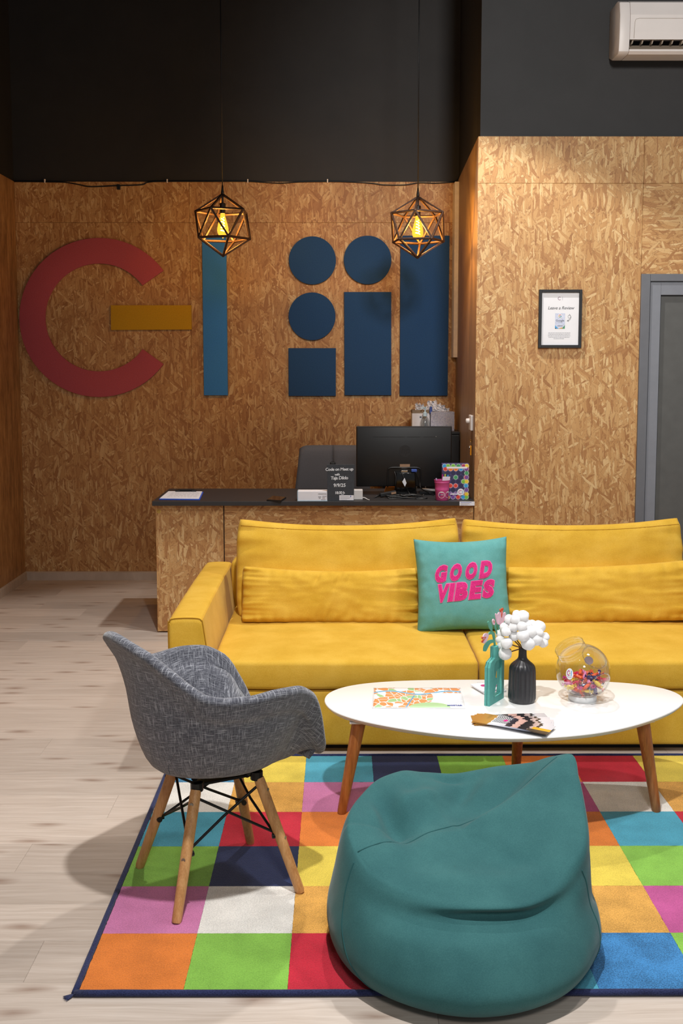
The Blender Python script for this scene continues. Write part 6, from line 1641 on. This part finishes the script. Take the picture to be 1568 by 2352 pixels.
# ---- fanned flyers
def flyer_mat():
    q = NT('flyer_print'); s = q.sep(q.uv()); u, v = s[0], s[1]
    P = q.comb(u, v); n = q.noise(q.map(P, (14, 7, 1)), 1, 3); n2 = q.noise(q.map(P, (60, 30, 1)), 1, 2)
    c = q.ramp(q.math('ADD', u, q.math('MULTIPLY', q.math('SUBTRACT', n, .5), .10)), [(0, '#b07c2e'), (.20, '#c08c38'), (.205, '#e6e6ea'), (.42, '#d4d4da'), (.425, '#3a3440'), (.50, '#2a2630'), (.505, '#d9b0a4'), (.60, '#cfa397'), (.605, '#221f22'), (.72, '#2a2628'), (.725, '#b99f98'), (.79, '#c9b4ae'), (.795, '#3a3634'), (.84, '#3a3634'), (.845, '#dcd8dc'), (1, '#d2d0d6')], 'LINEAR')
    st = q.math('GREATER_THAN', q.math('SINE', q.math('MULTIPLY', q.math('ADD', u, q.math('MULTIPLY', q.math('SINE', q.math('MULTIPLY', v, 6)), .03)), 260)), .0)
    inz = q.math('MULTIPLY', q.math('MULTIPLY', q.math('GREATER_THAN', u, .215), q.math('LESS_THAN', u, .43)), q.math('GREATER_THAN', v, .30))
    c = q.mix(q.math('MULTIPLY', inz, st), c, lin('#23212c'))
    dot = q.math('LESS_THAN', q.math('ADD', q.math('POWER', q.math('DIVIDE', q.math('SUBTRACT', u, .36), .028), 2), q.math('POWER', q.math('DIVIDE', q.math('SUBTRACT', v, .62), .10), 2)), 1.0)
    c = q.mix(dot, c, lin('#d3148a'))
    yel = q.math('MULTIPLY', q.math('GREATER_THAN', u, .76), q.math('LESS_THAN', q.math('ABSOLUTE', q.math('SUBTRACT', v, .42)), .12))
    c = q.mix(yel, c, lin('#e2aa2c'))
    drk = q.math('MULTIPLY', q.math('GREATER_THAN', u, .72), q.math('LESS_THAN', v, .32)); c = q.mix(drk, c, lin('#4a4034'))
    low = q.math('MULTIPLY', q.math('LESS_THAN', v, .10), q.math('GREATER_THAN', u, .2)); c = q.mix(low, c, q.ramp(u, [(.3, '#d8d8e0'), (.6, '#8d93a8'), (.8, '#1b1a1c')]))
    q.base(c); q.p(Roughness=.25); return q.m
FM = flyer_mat()
fan = [((1092, 1646), (1239, 1634), 26), ((1100, 1650), (1256, 1645), 26), ((1094, 1652), (1262, 1657), 26), ((1090, 1659), (1268, 1668), 26), ((1088, 1661), (1264, 1682), 26), ((1086, 1664), (1262, 1688), 26), ((1093, 1669), (1240, 1697), 30)]
piv = on_t(1102, 1660)
ordinal = ['lowest flyer, turned furthest back, under the fanned glossy stack', 'second lowest flyer in the fanned glossy stack', 'third flyer from the bottom of the fanned glossy stack', 'middle flyer of the fanned glossy stack', 'third flyer from the top of the fanned glossy stack', 'flyer just under the top one in the fanned glossy stack', 'topmost flyer of the fanned stack with gold end and striped picture']
Lf, Wf = .258, .099
a_top = on_t(1240, 1697)-on_t(1093, 1669); ang0 = math.atan2(a_top.y, a_top.x)
for i in range(7):
    an = ang0 + (6-i)*R_(6.2)
    t = thing('flyer', ordinal[i], 'flyer', (piv.x, piv.y, TZ+.0006+i*.0016), an, 'flyers fanned out on the coffee table')
    b = MB(); zc = .0; n = 10; uvd2 = {}
    x0 = -.012-.006*((i*5) % 3); y0 = -.030-.003*(i % 2)
    P = [[Vector((x0+Lf*k/n, y0+Wf*j/4, .0022*math.sin(k/n*PI)*.6)) for j in range(5)] for k in range(n+1)]
    V = b.grid(P)
    for k in range(n+1):
        for j in range(5): uvd2[V[k][j]] = (k/n, j/4)
    o = b.build('cover', FM, t, local=True, uvf=lambda v: uvd2[v]); m_ = o.modifiers.new('pages', 'SOLIDIFY'); m_.thickness = .0012; m_.offset = 1
